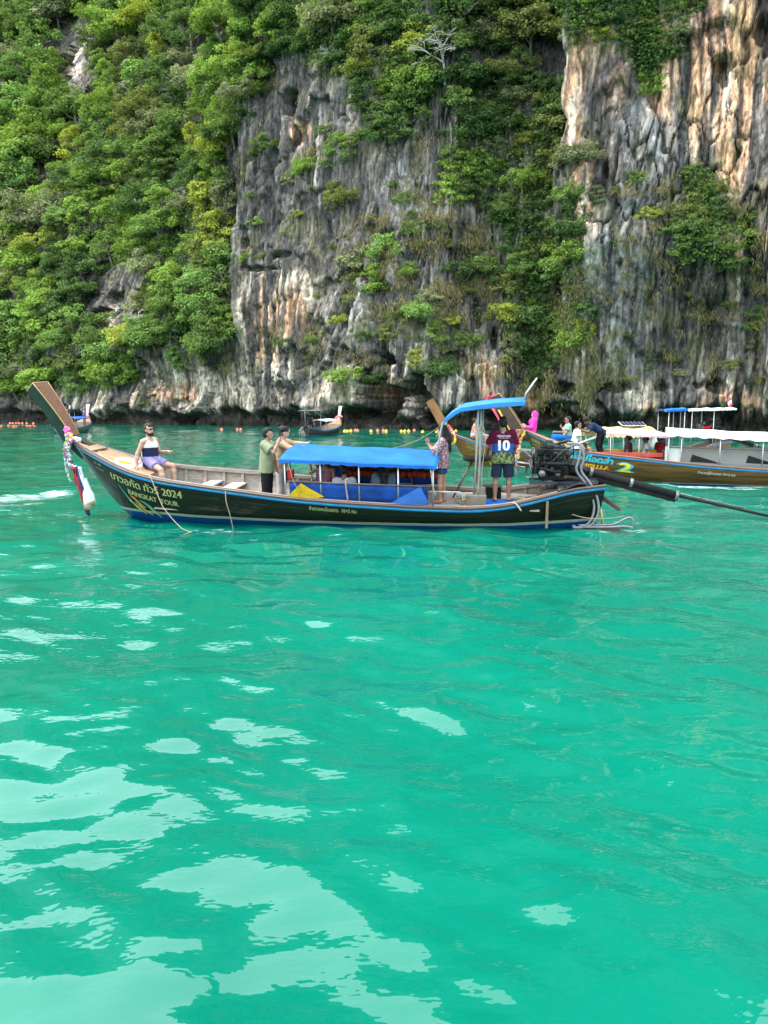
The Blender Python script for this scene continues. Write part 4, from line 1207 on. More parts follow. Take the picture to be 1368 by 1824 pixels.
# small roof over the helmsman
b = MB(); P = []
for (s, z) in ((-2.26, 2.20), (-2.36, 2.30), (-2.5, 2.40), (-2.62, 2.46), (-2.9, 2.50), (-3.3, 2.55), (-3.87, 2.58)):
    P.append([(s, y, z + .03 * math.cos(y * 1.6)) for y in (-.62, -.3, 0, .3, .62)])
b.grid(P, .010, True)
b.grid([[(r[-1][0], .626, r[-1][2] + .012), (r[-1][0], .626, r[-1][2] - .065)] for r in P], .006, False); b.build('helm_roof', mat('pale_blue_canvas', (.016, .115, .33), .75, .12, 3, .3, col2=(.026, .15, .40), spec=.2), B1)
def tubepart(name, pts, r, m, parent=B1):
    if 'hose' in name: pts = smooth_path(pts)
    b = MB(); b.tube(pts, r, 8); return b.build(name, m, parent)
for y in (.60, -.60): tubepart('roof_pipe', [(-2.05, y * 1.0, 1.15), (-2.16, y, 1.75), (-2.24, y, 2.17), (-2.6, y, 2.43), (-3.87, y, 2.55)], .020, PIPE_GREY)
for y, x in ((.5, -2.92), (-.5, -2.98)): tubepart('helm_post', [(x + .05, y, .47), (x, y, 1.4), (x - .03, y, 2.47)], .023, PIPE_GREY)
tubepart('helm_post', [(-2.99, .42, .47), (-3.0, .42, 2.47)], .020, PIPE_GREY)
b = MB(); b.box((-2.93, .52, .58), (.42, .16, .26), bev=.02); b.box((-3.02, .52, .78), (.2, .12, .18), bev=.02); b.build('post_base', mat('post_block', (.10, .082, .066), .85, .35, 5), B1)
tubepart('antenna', [(-3.86, .30, 2.56), (-3.88, .30, 2.74), (-4.09, .30, 3.05)], .017, STEEL)
for z in (2.12, 2.08, 2.04): tubepart('lashing', [(-2.98 + .05 * math.cos(a), .46 + .075 * math.sin(a), z) for a in [i * math.pi / 6 for i in range(13)]], .011, ROPE)
engine(B1, (-4.47, 0, 1.29), 1.12, ((-4.95, 0, 1.20), (-6.95, 0, .66), (-11.4, 0, -.30)), True, (((-4.0, .16, 1.30), (-3.55, .14, 1.36)), ((-4.0, -.1, 1.18), (-3.7, -.1, 1.20))))
tubepart('tiller_arm', [(-4.75, .1, 1.62), (-5.3, .12, 1.86)], .022, STEEL)
for k, off_ in enumerate((0, .09)):
    tubepart('cooling_hose', [(-4.72, .24, 1.74 - off_), (-4.98, .30, 1.72), (-5.06 + off_, .33, 1.45), (-5.02 + off_, .34, 1.2), (-5.22 + off_, .36, .92), (-5.36 + off_, .38, .62), (-5.38 + off_, .42, .35), (-5.26 + off_, .46, .12), (-5.02 + off_, .48, .05), (-4.9, .47, .08 + off_ * .3)], .025, HOSE)
tubepart('cooling_hose', [(-5.0, .46, .10), (-5.4, .44, .11), (-5.7, .42, .13), (-5.95, .40, .26), (-6.05, .40, .24), (-6.06, .40, .12)], .021, HOSE)
tubepart('cooling_hose', [(-5.1, .50, .07), (-5.6, .48, .08), (-5.9, .46, .10), (-6.06, .45, .07)], .022, HOSE)
tubepart('rudder_stay', [(-5.42, .12, .52), (-5.52, .14, .06)], .028, mat('bamboo', (.42, .30, .14), .6))
b = MB(); b.bar((-5.48, 0, .62), (-5.86, .1, .36), .06, .05); b.bar((-5.5, 0, .56), (-5.84, .1, .34), .04, .04); b.build('stern_bracket', WOOD_DARK, B1)
b = MB(); b.box((-5.55, .25, -.03), (.6, .45, .10), bev=.03); b.build('stern_step', mat('slimy_wood', (.030, .032, .022), .6, .5, 6, .3), B1)
b = MB(); P = []
for i in range(9):
    s = -4.55 - .82 * i / 8
    P.append([(s, H1.b(s) * f * .92, H1.g(s) + .05 + .03 * math.sin(4 * f + i) + .05 * (1 - f * f)) for f in (-1, -.5, 0, .5, 1)])
b.grid(P, .01, True); b.build('stern_cover', mat('black_sheet', (.008, .008, .009), .5, .3, 6, .3, spec=.25), B1)
tubepart('boarding_rail', [(-1.95, .9, .48), (-1.97, .92, .80), (-2.0, .92, .83), (-2.62, .92, .83), (-2.66, .92, .80), (-2.68, .9, .48)], .017, STEEL)
tubepart('boarding_rail', [(-1.78, .95, .48), (-1.80, .95, .76), (-1.83, .95, .78)], .017, STEEL)
b = MB(); b.box((-4.35, H1.b(-4.35) + .0, .38), (.05, .05, .55)); b.build('side_batten', mat('batten', (.14, .10, .05), .7), B1)
# lettering and painted fish on the bow
hull_text(H1, B1, 'บาวอกัด ทัวร์ 2024', 5.14, .33, .235, LETTER, 2, 1.86)
hull_text(H1, B1, 'BANGKAT  TOUR', 4.72, .54, .165, LETTER, 2, 1.30, bold_w=.10)
hull_text(H1, B1, 'ป ยศ', 5.60, .19, .08, LETTER, 1, .20); hull_text(H1, B1, '๑๗๒๕๕', 5.60, .30, .07, LETTER, 1, .24)
hull_text(H1, B1, 'จำนวนคนโดยสาร  10+2 คน', .42, .205, .115, LETTER, 2, .98)
def hull_swirl(H, root, pts, w, m, name='painted_fish'):
    b = MB(); P = []
    for i, (s, d) in enumerate(pts):
        t = i / (len(pts) - 1); ww = w * math.sin(math.pi * min(.97, t + .06)) + .008
        P.append([H.drop(s, d - ww, 1, .011), H.drop(s, d + ww, 1, .011)])
    b.grid(P, 0, True); b.build(name, m, root, False)
TEAL, FYEL, FORG = mat('fish_teal', (.02, .15, .12), .6), mat('fish_yellow', (.40, .36, .05), .6), mat('fish_orange', (.38, .11, .02), .6)
hull_swirl(H1, B1, [(4.98, .42), (4.86, .56), (4.78, .68), (4.68, .76), (4.56, .82), (4.44, .90)], .035, TEAL)
hull_swirl(H1, B1, [(4.80, .62), (4.76, .72), (4.64, .82), (4.52, .90), (4.42, .97)], .022, FYEL)
hull_swirl(H1, B1, [(4.70, .58), (4.60, .62), (4.52, .70), (4.42, .76), (4.36, .78)], .045, FORG)
hull_swirl(H1, B1, [(4.46, .62), (4.32, .66), (4.18, .74), (4.08, .84), (4.00, .95)], .040, TEAL)
hull_swirl(H1, B1, [(4.34, .68), (4.20, .78), (4.10, .88), (4.04, .96)], .018, FYEL)
hull_swirl(H1, B1, [(4.62, .72), (4.46, .82), (4.34, .90), (4.24, .94)], .014, FYEL)
# garlands and sashes round the stem
flowers('flower_posy', 'bunch of pink, yellow and blue cloth flowers at the foot of the green prow', 'garland', [(6.34, .2, 1.98), (6.24, .22, 1.92), (6.28, .24, 1.80), (6.18, .24, 1.86)], .085, [(.55, .10, .30), (.50, .04, .22), (.10, .30, .50), (.55, .40, .05)], M1, 9)
flowers('flower_garland', 'white, pink and black garland hung over the stem of the nearest boat', 'garland', [(5.92, .32, 1.74), (6.08, .30, 1.77), (6.22, .26, 1.72), (6.30, .24, 1.58), (6.30, .24, 1.40), (6.28, .24, 1.22), (6.24, .24, 1.10), (6.14, .28, 1.12)], .070, [(.50, .42, .46), (.45, .35, .42), (.48, .06, .22), (.46, .46, .46), (.42, .40, .42), (.09, .08, .10), (.46, .44, .46), (.30, .04, .08)], M1, 34)
flowers('flower_garland', 'thin lime, pink and pale garland dangling foremost at the stem of the nearest boat', 'garland', [(6.20, .22, 1.74), (6.36, .22, 1.68), (6.43, .20, 1.52), (6.42, .20, 1.30), (6.42, .20, 1.08), (6.38, .20, .88), (6.34, .20, .76)], .036, [(.12, .42, .10), (.40, .46, .40), (.45, .10, .16), (.08, .28, .40), (.46, .42, .40), (.42, .40, .36)], M1, 26)
ribbon('prow_ribbons', 'red, navy and white sashes trailing from the stem of the nearest boat', [
    ([(6.20, .22, 1.14), (6.19, .24, .9), (6.14, .26, .7)], .09, mat('red_sash', (.28, .006, .012), .7, .15, 8)),
    ([(6.14, .24, 1.12), (6.12, .26, .8), (6.06, .28, .5), (5.98, .28, .22), (5.95, .28, .02)], .10, mat('red_sash', (.28, .006, .012), .7)),
    ([(6.10, .26, 1.14), (6.06, .28, .8), (5.98, .30, .5), (5.93, .30, .1), (5.92, .30, .0)], .07, mat('navy_sash', (.010, .016, .075), .7, .15, 8)),
    ([(6.06, .26, 1.14), (5.98, .30, .85), (5.90, .32, .62), (5.88, .32, .44)], .09, mat('pale_sash', (.36, .38, .44), .8, .12, 8))], M1)
o = empty('plastic_bag', 'white bag with stained bottom hanging beside the sashes', 'bag', loc=M1 @ Vector((5.88, .32, .72)))
b = MB(); b.grid([[Vector((w * 1.5 * math.cos(k * .785) - .10 * z, .035 * math.sin(k * .785), z + .06 * math.cos(k * .785) * (z < -.4))) for k in range(9)] for z, w in ((.16, .015), (.05, .03), (-.10, .055), (-.2, .085), (-.36, .09), (-.50, .095), (-.51, .02))]); b.build('bag_body', mat('bag_plastic', (.44, .45, .46), .5, .1, 6), o)
b = MB(); b.grid([[Vector((w * 1.53 * math.cos(k * .785) - .10 * z, .038 * math.sin(k * .785), z + .06 * math.cos(k * .785))) for k in range(9)] for z, w in ((-.40, .0925), (-.502, .0965), (-.515, .03))]); b.build('bag_stain', mat('stain', (.23, .19, .11), .7, .4, 9), o)
P1 = lambda *p: M1 @ Vector(p)
rope('mooring_rope', 'pale mooring rope drooping from the bow deck into the water', [P1(4.45, .35, 1.14), P1(3.98, .94, 1.03), P1(3.6, 1.25, .45), P1(3.1, 1.5, .07), P1(2.75, 1.6, .02)], .009, .02)
rope('hanging_rope', 'short rope hanging over the side by the standing man in green', [P1(2.22, 1.18, .85), P1(2.18, 1.27, .60), P1(2.12, 1.25, .3), P1(2.08, 1.22, -.02)], .009)
rope('canopy_rope', 'thin cord hanging at the front corner of the blue canopy', [P1(.85, 1.12, 1.4), P1(.78, 1.13, 1.1), P1(.66, 1.14, .85)], .007)
rope('canopy_rope', 'rope knotted round the side rail in front of the blue curtain', [P1(-.38, 1.16, 1.12), P1(-.34, 1.16, 1.02), P1(-.38, 1.17, .64)], .014)
rope('canopy_rope', 'rope tied down the last canopy pole beside the blue board', [P1(-2.06, 1.12, 1.30), P1(-2.10, 1.15, 1.0), P1(-2.16, 1.16, .80)], .013)
rope('post_rope', 'cord wound down the helm post beside the footballer shirt', [P1(-2.97, .56, 2.1), P1(-2.99, .57, 1.5), P1(-2.97, .58, .7)], .014)
rope('post_rope', 'second cord hanging loosely beside the helm post', [P1(-3.04, .52, 2.2), P1(-3.10, .53, 1.8), P1(-3.04, .55, 1.2), P1(-3.06, .56, .75)], .009)
rope('stern_line', 'thin white line strung along the stern quarter', [P1(-4.85, .72, .38), P1(-5.3, .6, .28), P1(-5.9, .3, .27)], .007, .02)
rope('gunwale_rope', 'pale rope end looped over the gunwale below the footballer shirt', [P1(-3.55, .9, .62), P1(-3.72, 1.0, .64), P1(-3.84, 1.06, .50)], .018)
for i, (s, y, lab) in enumerate(((-2.75, .35, 'tangled coil of rope on the aft platform by the helm post'), (-4.05, .2, 'tangled coil of rope heaped behind the steersman'))):
    g = random.Random(i + 3); o = MB(); p = Vector((0, 0, .03)); pts = []
    for k in range(60):
        a = k * .9 + g.uniform(-.4, .4); r = g.uniform(.08, .32); pts.append(Vector((r * math.cos(a) * 1.3, r * .6 * math.sin(a), .02 + .12 * g.random())))
    o.tube(pts, .012, 5); q = o.build('rope_coil', ROPE); q.matrix_world = M1 @ Matrix.Translation((s, y, .48)); tag(q, lab, 'rope', 'rope coils on the aft platform')
o = empty('folding_stool', 'round black stool seat on a splayed wooden leg near the helm post', 'stool', mat=M1 @ Matrix.Translation((-2.72, -.35, .48)))
b = MB(); b.tube([(-.18, 0, .82), (-.18, 0, .86)], .30, 24, flat=1.0); b.build('seat', RUBBER, o)
b = MB(); b.tube([(.32, .1, .0), (-.1, 0, .82)], .022, 8); b.build('leg', WOOD_BROWN, o)
b = MB(); b.tube([(-.16, 0, .82), (-.17, 0, .52)], .014, 8); b.poly([(-.24, 0, .52), (-.10, 0, .52), (-.10, 0, .40), (-.17, 0, .28), (-.24, 0, .40)], .02, (0, 1, 0)); b.build('paddle_blade', mat('grey_plate', (.10, .10, .10), .6), o)
o = empty('black_box', 'black battery box on the platform beside the steersman', 'box', mat=M1 @ Matrix.Translation((-3.22, -.3, .48)))
b = MB(); b.box((0, 0, .12), (.42, .26, .24), bev=.02); b.build('case', RUBBER, o); b = MB(); b.box((0, 0, .255), (.44, .28, .03), bev=.01); b.build('lid', mat('box_lid', (.03, .03, .033), .5), o)
o = empty('foot_mat', 'blue mat under the feet of the steersman', 'mat', mat=M1 @ Matrix.Translation((-3.5, .3, .481))); b = MB(); b.box((0, 0, .02), (.8, .6, .04), bev=.01); b.build('mat_sheet', CANVAS_BLUE, o)
# life jackets along the canopy rail
g = random.Random(8)
for i in range(9):
    s = .1 - .25 * i; M_ = M1 @ Matrix.Translation((s, -.86 + .03 * g.random(), .98)) @ Matrix.Rotation(g.uniform(-.25, .25), 4, 'Y')
    names = ['nearest the bow', 'second from the bow', 'third from the bow', 'fourth from the bow', 'fifth from the bow', 'sixth from the bow', 'seventh from the bow', 'eighth from the bow', 'nearest the stern']
    o = empty('life_jacket', 'orange and black life jacket hung under the blue canopy, %s' % names[i], 'life jacket', 'life jackets under the blue canopy', mat=M_)
    for sx in (-1, 1):
        b = MB(); b.box((sx * .075, 0, .02), (.115, .09, .42), Euler((0, sx * .12, 0)).to_matrix(), .03); b.build('panel', mat('jacket_orange', (.20, .022, .008), .8, .3, 8, spec=.1), o)
        b = MB(); b.box((sx * .075, .05, -.02), (.118, .012, .06)); b.build('strap', RUBBER, o)
    b = MB(); b.box((0, -.05, .02), (.30, .06, .44), bev=.03); b.build('back_panel', mat('jacket_black', (.015, .015, .016), .8), o)
# ================================================================== people
def surface_nets(Fv, lo, h):
    """polygonise a sampled distance field (negative inside)"""
    neg = Fv < 0
    nx_, ny_, nz_ = Fv.shape
    acc = np.zeros((nx_ - 1, ny_ - 1, nz_ - 1, 3), np.float32); cnt = np.zeros((nx_ - 1, ny_ - 1, nz_ - 1), np.float32)
    def sl(i, j, k): return (slice(i, nx_ - 1 + i), slice(j, ny_ - 1 + j), slice(k, nz_ - 1 + k))
    cor = [(i, j, k) for i in (0, 1) for j in (0, 1) for k in (0, 1)]
    for a in cor:
        for ax in range(3):
            if a[ax] == 1: continue
            b = list(a); b[ax] = 1
            fa, fb = Fv[sl(*a)], Fv[sl(*b)]
            m = neg[sl(*a)] != neg[sl(*b)]
            t = np.where(m, fa / np.where(m, fa - fb, 1), 0)
            for q in range(3):
                acc[..., q] += np.where(m, a[q] + (t if q == ax else 0), 0)
            cnt += m
    act = cnt > 0
    ids = -np.ones(act.shape, np.int32); ids[act] = np.arange(act.sum())
    I = np.stack(np.nonzero(act), -1)
    Vv = (I + acc[act] / cnt[act][:, None]) * h + lo
    faces = []
    for ax in range(3):
        s0 = [slice(None)] * 3; s1 = [slice(None)] * 3; s0[ax] = slice(0, -1); s1[ax] = slice(1, None)
        ch = neg[tuple(s0)] != neg[tuple(s1)]
        P = np.stack(np.nonzero(ch), -1)
        u, w = (ax + 1) % 3, (ax + 2) % 3
        P = P[(P[:, u] > 0) & (P[:, w] > 0) & (P[:, u] < act.shape[u]) & (P[:, w] < act.shape[w])]
        if not len(P): continue
        fl = neg[tuple(s0)][tuple(P.T)]
        def g(du, dw):
            Q = P.copy(); Q[:, u] -= du; Q[:, w] -= dw
            return ids[tuple(Q.T)]
        q = np.stack([g(1, 1), g(0, 1), g(0, 0), g(1, 0)], -1)
        q[~fl] = q[~fl][:, ::-1]
        faces.append(q)
    return Vv, np.concatenate(faces)
def cone(a, b, ra, rb, cap=False, flat=None): return ('c', np.array(a, float), np.array(b, float), ra, rb, cap, flat)
def ell(c, r, R=None): return ('e', np.array(c, float), np.array(r, float), np.eye(3) if R is None else np.array(R), 0, 0, None)
def sdf_mesh(prims, h, kk=.02, noise=0.0, cut=None, nfreq=9.0):
    lo = np.full(3, 1e9); hi = -lo
    for p in prims:
        if p[0] == 'c':
            r = max(p[3], p[4]); lo = np.minimum(lo, np.minimum(p[1], p[2]) - r); hi = np.maximum(hi, np.maximum(p[1], p[2]) + r)
        else:
            r = p[2].max(); lo = np.minimum(lo, p[1] - r); hi = np.maximum(hi, p[1] + r)
    lo -= 3 * h + noise; hi += 3 * h + noise
    n = np.ceil((hi - lo) / h).astype(int) + 1
    ax = [lo[i] + h * np.arange(n[i]) for i in range(3)]
    G = np.stack(np.meshgrid(*ax, indexing='ij'), -1).astype(np.float32)
    D_ = np.full(G.shape[:3], 1e3, np.float32)
    for p in prims:
        # only the neighbourhood of the primitive
        if p[0] == 'c':
            r = max(p[3], p[4]) + .07; a_, b_ = np.minimum(p[1], p[2]) - r, np.maximum(p[1], p[2]) + r
        else:
            r = p[2].max() + .07; a_, b_ = p[1] - r, p[1] + r
        i0 = np.clip(np.floor((a_ - lo) / h).astype(int), 0, n - 1); i1 = np.clip(np.ceil((b_ - lo) / h).astype(int) + 1, 1, n)
        s = tuple(slice(i0[q], i1[q]) for q in range(3)); g = G[s]
        if p[0] == 'c':
            ab = p[2] - p[1]; L2 = max((ab ** 2).sum(), 1e-9)
            t = ((g - p[1]) @ ab) / L2; tc = np.clip(t, 0, 1)
            dv = g - p[1] - tc[..., None] * ab
            if p[6] is not None:                     # flattened cross-section: squash along an axis
                ax_, k_ = p[6]; ax_ = np.array(ax_, float)
                dv = dv + (dv @ ax_)[..., None] * ax_ * (1 / k_ - 1)
            d = np.linalg.norm(dv, axis=-1) - (p[3] + (p[4] - p[3]) * tc)
            if p[5]: d = np.maximum(d, (t - 1) * math.sqrt(L2))
        else:
            q = (g - p[1]) @ p[3]; k0 = np.linalg.norm(q / p[2], axis=-1); k1 = np.linalg.norm(q / p[2] ** 2, axis=-1)
            d = np.where(k1 > 1e-6, k0 * (k0 - 1) / np.maximum(k1, 1e-6), -p[2].min())
        cur = D_[s]
        hh = np.clip(kk - np.abs(cur - d), 0, None) / kk
        D_[s] = np.minimum(cur, d) - hh * hh * kk * .25
    if noise: D_ += noise * pn(G[..., 0] * nfreq, G[..., 1] * nfreq, G[..., 2] * nfreq * .7) * 2
    if cut is not None: D_ = np.maximum(D_, cut(G))
    return surface_nets(D_, lo, h)
SKIN = {k: mat('skin_' + k, c, .5, .08, 14) for k, c in dict(fair=(.30, .165, .115), tan=(.22, .11, .07), brown=(.155, .075, .045), dark=(.085, .042, .027)).items()}
HAIR = mat('dark_hair', (.006, .005, .005), .6, .4, 30, .3, spec=.2)
HAIRB = mat('brown_hair', (.016, .010, .007), .6, .4, 30, .3, spec=.2)
EYE = mat('eye', (.01, .01, .01), .2)
LIP = mat('lips', (.20, .06, .05), .5)
def U(v): v = np.array(v, float); return v / np.linalg.norm(v)
class Person:
    """one pose: X forward, Y left, Z up, origin between the hip joints"""
    def __init__(s, H=1.72, lean=(0, 0), head=(0, 0), armL=((0, .15, -1), (.1, .05, -1)), armR=((0, -.15, -1), (.1, -.05, -1)), legL=((0, .05, -1), (0, 0, -1)), legR=((0, -.05, -1), (0, 0, -1)), build=1.0, twist=0.0):
        k = H / 1.72; s.k, s.H, s.build = k, H, build
        up = U((math.sin(lean[0]), math.sin(lean[1]), math.cos(lean[0]) * math.cos(lean[1])))
        s.up = up
        ct, st_ = math.cos(twist), math.sin(twist)
        lat = np.array([-st_, ct, 0]); lat = U(lat - up * (lat @ up)); s.lat = lat; s.fw = np.cross(lat, up)
        s.hip = {1: np.array([0, .09 * k, 0]), -1: np.array([0, -.09 * k, 0])}
        s.waist = up * .17 * k; s.chest = up * .36 * k; s.neck = up * .50 * k
        s.sho = {q: s.chest + up * .085 * k + lat * q * .185 * k * (1 + .25 * (build - 1)) for q in (1, -1)}
        s.elb, s.wri, s.hdir = {}, {}, {}
        for q, a in ((1, armL), (-1, armR)):
            s.elb[q] = s.sho[q] + U(a[0]) * .285 * k; s.wri[q] = s.elb[q] + U(a[1]) * .25 * k
            s.hdir[q] = U(a[2]) if len(a) > 2 else U(a[1])
        s.kne, s.ank = {}, {}
        for q, a in ((1, legL), (-1, legR)):
            s.kne[q] = s.hip[q] + U(a[0]) * .43 * k; s.ank[q] = s.kne[q] + U(a[1]) * .41 * k
        yaw, nod = head
        f = s.fw * math.cos(yaw) + s.lat * math.sin(yaw)
        hz = U(np.array([0, 0, 1.0]) * .7 + up * .3 + f * math.sin(nod))
        f = U(f - hz * (f @ hz)); s.hf, s.hu, s.hl = f, hz, np.cross(hz, f)
        s.hc = s.neck + up * .05 * k + hz * .115 * k + f * .02 * k
        s.RH = np.stack([s.hf, s.hl, s.hu], 1)
    def h3(s, x, y, z): return s.hc + s.RH @ (np.array([x, y, z]) * s.k)
    def low(s): return min(s.ank[1][2], s.ank[-1][2]) - .075 * s.k
    def body_prims(s):
        k, B = s.k, s.build; P = []
        for q in (1, -1):
            P += [cone(s.hip[q], s.waist + s.lat * q * .07 * k, .105 * k * B, .098 * k * B), cone(s.waist + s.lat * q * .07 * k, s.chest + s.lat * q * .085 * k, .098 * k * B, .105 * k * B)]
            P += [cone(s.chest + s.up * .08 * k + s.lat * q * .05 * k, s.sho[q], .075 * k, .058 * k)]
            P += [cone(s.sho[q], s.elb[q], .052 * k * B, .040 * k), cone(s.elb[q], s.elb[q] + (s.wri[q] - s.elb[q]) * .35, .040 * k, .041 * k), cone(s.elb[q] + (s.wri[q] - s.elb[q]) * .35, s.wri[q], .041 * k, .027 * k)]
            P += [cone(s.wri[q], s.wri[q] + s.hdir[q] * .075 * k, .026 * k, .034 * k)]
            P += [cone(s.hip[q], s.kne[q], .088 * k * B, .056 * k), cone(s.kne[q], s.kne[q] + (s.ank[q] - s.kne[q]) * .3, .054 * k, .057 * k), cone(s.kne[q] + (s.ank[q] - s.kne[q]) * .3, s.ank[q], .057 * k, .036 * k)]
            sh = U(s.ank[q] - s.kne[q]); ff = np.array([1, q * .15, 0]); ff = U(ff - sh * (ff @ sh) * .6)
            P += [cone(s.ank[q] + sh * .035 * k - ff * .03 * k, s.ank[q] + sh * .05 * k + ff * .15 * k, .038 * k, .030 * k)]
        P += [cone(s.neck - s.up * .05 * k, s.hc - s.hu * .05 * k - s.hf * .02 * k, .056 * k, .050 * k)]
        P += [ell(s.hc + s.hu * .03 * k, np.array([.098, .078, .095]) * k, s.RH), ell(s.h3(.018, 0, -.035), np.array([.082, .066, .090]) * k, s.RH), ell(s.h3(.045, 0, -.085), np.array([.042, .046, .038]) * k, s.RH)]
        P += [cone(s.h3(.090, 0, .012), s.h3(.112, 0, -.028), .010 * k, .016 * k), cone(s.h3(.088, .03, .035), s.h3(.088, -.03, .035), .014 * k, .014 * k)]
        for q in (1, -1): P += [ell(s.h3(-.005, q * .080, -.005), np.array([.020, .010, .032]) * k, s.RH)]
        return P
def hands(mb, s, q, curl=.6, grip=None):
    """five tapering fingers on the end of the palm, thumb at its side"""
    k = s.k; d = s.hdir[q]; w = s.wri[q]
    pn_ = grip if grip is not None else np.cross(d, U((0.3, q * 1.0, .2)))
    pn_ = U(np.array(pn_, float) - d * (np.array(pn_, float) @ d)); side = np.cross(d, pn_)
    for i, L_ in enumerate((.066, .074, .069, .054)):
        o = w + d * .085 * k + side * (-.027 + i * .018) * k
        p = [o - d * .02 * k]; dd = d.copy()
        for j, f in enumerate((.45, .32, .28)):
            a = curl * (.5 + .5 * j); dd = U(dd * math.cos(a) + pn_ * math.sin(a)); p.append(p[-1] + dd * L_ * f * 1.2 * k)
        mb.tube([Vector(v) for v in p], [.0095 * k, .009 * k, .008 * k, .006 * k], 6)
    o = w + d * .03 * k - side * .026 * k
    dd = U(d * .6 - side * .7 + pn_ * .35)
    mb.tube([Vector(v) for v in (o, o + dd * .035 * k, o + U(dd + d * .5 + pn_ * .4 * curl) * .065 * k)], [.013 * k, .011 * k, .008 * k], 6)
def person(label, s, M, skin='tan', top=None, sleeve=.55, hem=.10, loose=.022, bottom=None, leg=.85, bloose=.020, hair=('short', HAIR), fine=.0135, beard=False, glasses=False, collar=False, long_sleeve=False, curl=(.6, .6), grip=(None, None), neck_drop=0.0, tank=False, skirt=False, group=None, hood=None, shoes=None):
    """body as one skin; clothing and hair as pieces over it"""
    root = empty('person', label, 'person', group, mat=M)
    k = s.k
    Vb, Fb = sdf_mesh(s.body_prims(), fine, .022 * k)
    hb = MB()
    for q, c, g in ((1, curl[0], grip[0]), (-1, curl[1], grip[1])): hands(hb, s, q, c, g)
    me = mesh_np('body', Vb, Fb, SKIN[skin], True)
    bm = bmesh.new(); bm.from_mesh(me); hm = hb.mesh('h', SKIN[skin]); bm.from_mesh(hm); bm.to_mesh(me); bm.free()
    link(bpy.data.objects.new('body', me), root)
    def piece(name, prims, m, kk=.03, noise=.004, cut=None, h=None, nf=9.0):
        Vv, Ff = sdf_mesh(prims, h or fine, kk * k, noise, cut, nf)
        return link(bpy.data.objects.new(name, mesh_np(name, Vv, Ff, m, True)), root)
    B = s.build
    if top:
        P = []
        for q in (1, -1):
            L_ = loose
            hemp = -s.up * hem * k
            P += [cone(s.hip[q] * .8 + hemp, s.waist + s.lat * q * .07 * k, (.112 * B + L_ * 1.2) * k, (.100 * B + L_) * k), cone(s.waist + s.lat * q * .07 * k, s.chest + s.lat * q * .085 * k, (.100 * B + L_) * k, (.105 * B + L_ * .6) * k)]
            if tank: P += [cone(s.chest + s.lat * q * .08 * k, s.chest + s.up * .10 * k + s.lat * q * .105 * k, .078 * k, .058 * k)]
            else:
                P += [cone(s.chest + s.up * .08 * k + s.lat * q * .05 * k, s.sho[q], .082 * k, (.058 + L_ * .7) * k)]
                if long_sleeve: P += [cone(s.sho[q], s.elb[q], (.055 + L_) * k, (.043 + L_ * .8) * k), cone(s.elb[q], s.wri[q] - (s.wri[q] - s.elb[q]) * .04, (.043 + L_ * .8) * k, (.032 + L_ * .4) * k, True)]
                else: P += [cone(s.sho[q], s.sho[q] + (s.elb[q] - s.sho[q]) * sleeve, (.056 + L_) * k, (.054 + L_ * 1.3) * k, True)]
        hz = s.up; base = -hem * k - .02
        nk = s.neck + s.up * (.0 - neck_drop) * k + s.fw * .02 * k
        def cut(G, base=base, nk=nk):
            d = base - (G @ s.up)
            if tank or neck_drop: d = np.maximum(d, .095 * k - np.linalg.norm((G - (s.neck + s.up * .015 * k + s.fw * .05 * k)) * np.array([1, 1, 1.0]), axis=-1))
            return np.maximum(d, (G - nk) @ s.up - .045 * k)
        piece('shirt', P, top, .035, .006, cut)
        if collar:
            P = [cone(s.neck + s.lat * .045 * k - s.up * .01 * k, s.neck + s.fw * .07 * k + s.lat * .02 * k - s.up * .05 * k, .022 * k, .018 * k), cone(s.neck - s.lat * .045 * k - s.up * .01 * k, s.neck + s.fw * .07 * k - s.lat * .02 * k - s.up * .05 * k, .022 * k, .018 * k), cone(s.neck + s.lat * .045 * k, s.neck - s.fw * .055 * k, .022 * k, .022 * k), cone(s.neck - s.lat * .045 * k, s.neck - s.fw * .055 * k, .022 * k, .022 * k)]
            piece('collar', P, top, .02, 0)
    if bottom:
        P = [cone(s.hip[1] + s.up * .08 * k, s.hip[-1] + s.up * .08 * k, .118 * k * B, .118 * k * B)]
        for q in (1, -1):
            e = s.hip[q] + (s.kne[q] - s.hip[q]) * min(leg, 1)
            P += [cone(s.hip[q] + s.up * .05 * k, e, (.095 * B + bloose) * k, ((.088 * B + bloose) * (1 - .32 * min(leg, 1)) + bloose * .6) * k, leg <= 1)]
            if leg > 1: P += [cone(s.kne[q], s.kne[q] + (s.ank[q] - s.kne[q]) * (leg - 1), (.058 + bloose) * k, (.050 + bloose) * k, True)]
        if skirt: P += [cone((s.hip[1] + s.hip[-1]) / 2, (s.kne[1] + s.kne[-1]) / 2, .15 * k, .19 * k, True)]
        piece('shorts' if leg <= 1 else 'trousers', P, bottom, .02, .005, lambda G: (G @ s.up) - .13 * k)
    if hood:
        piece('headscarf', [ell(s.h3(-.012, 0, .02), np.array([.115, .098, .135]) * k, s.RH), cone(s.h3(-.03, 0, -.06), s.neck + s.up * .0 * k, .09 * k, .10 * k), cone(s.neck, s.chest + s.fw * .05 * k, .11 * k, .15 * k)], hood, .05, .006,
              lambda G: .075 * k - np.linalg.norm((G - s.h3(.105, 0, -.015)) * 1.0, axis=-1))
    elif hair:
        kind, hm_ = hair
        P = [ell(s.h3(-.022, 0, .048), np.array([.100, .090, .088]) * k, s.RH), ell(s.h3(-.045, 0, .0), np.array([.075, .084, .090]) * k, s.RH)]
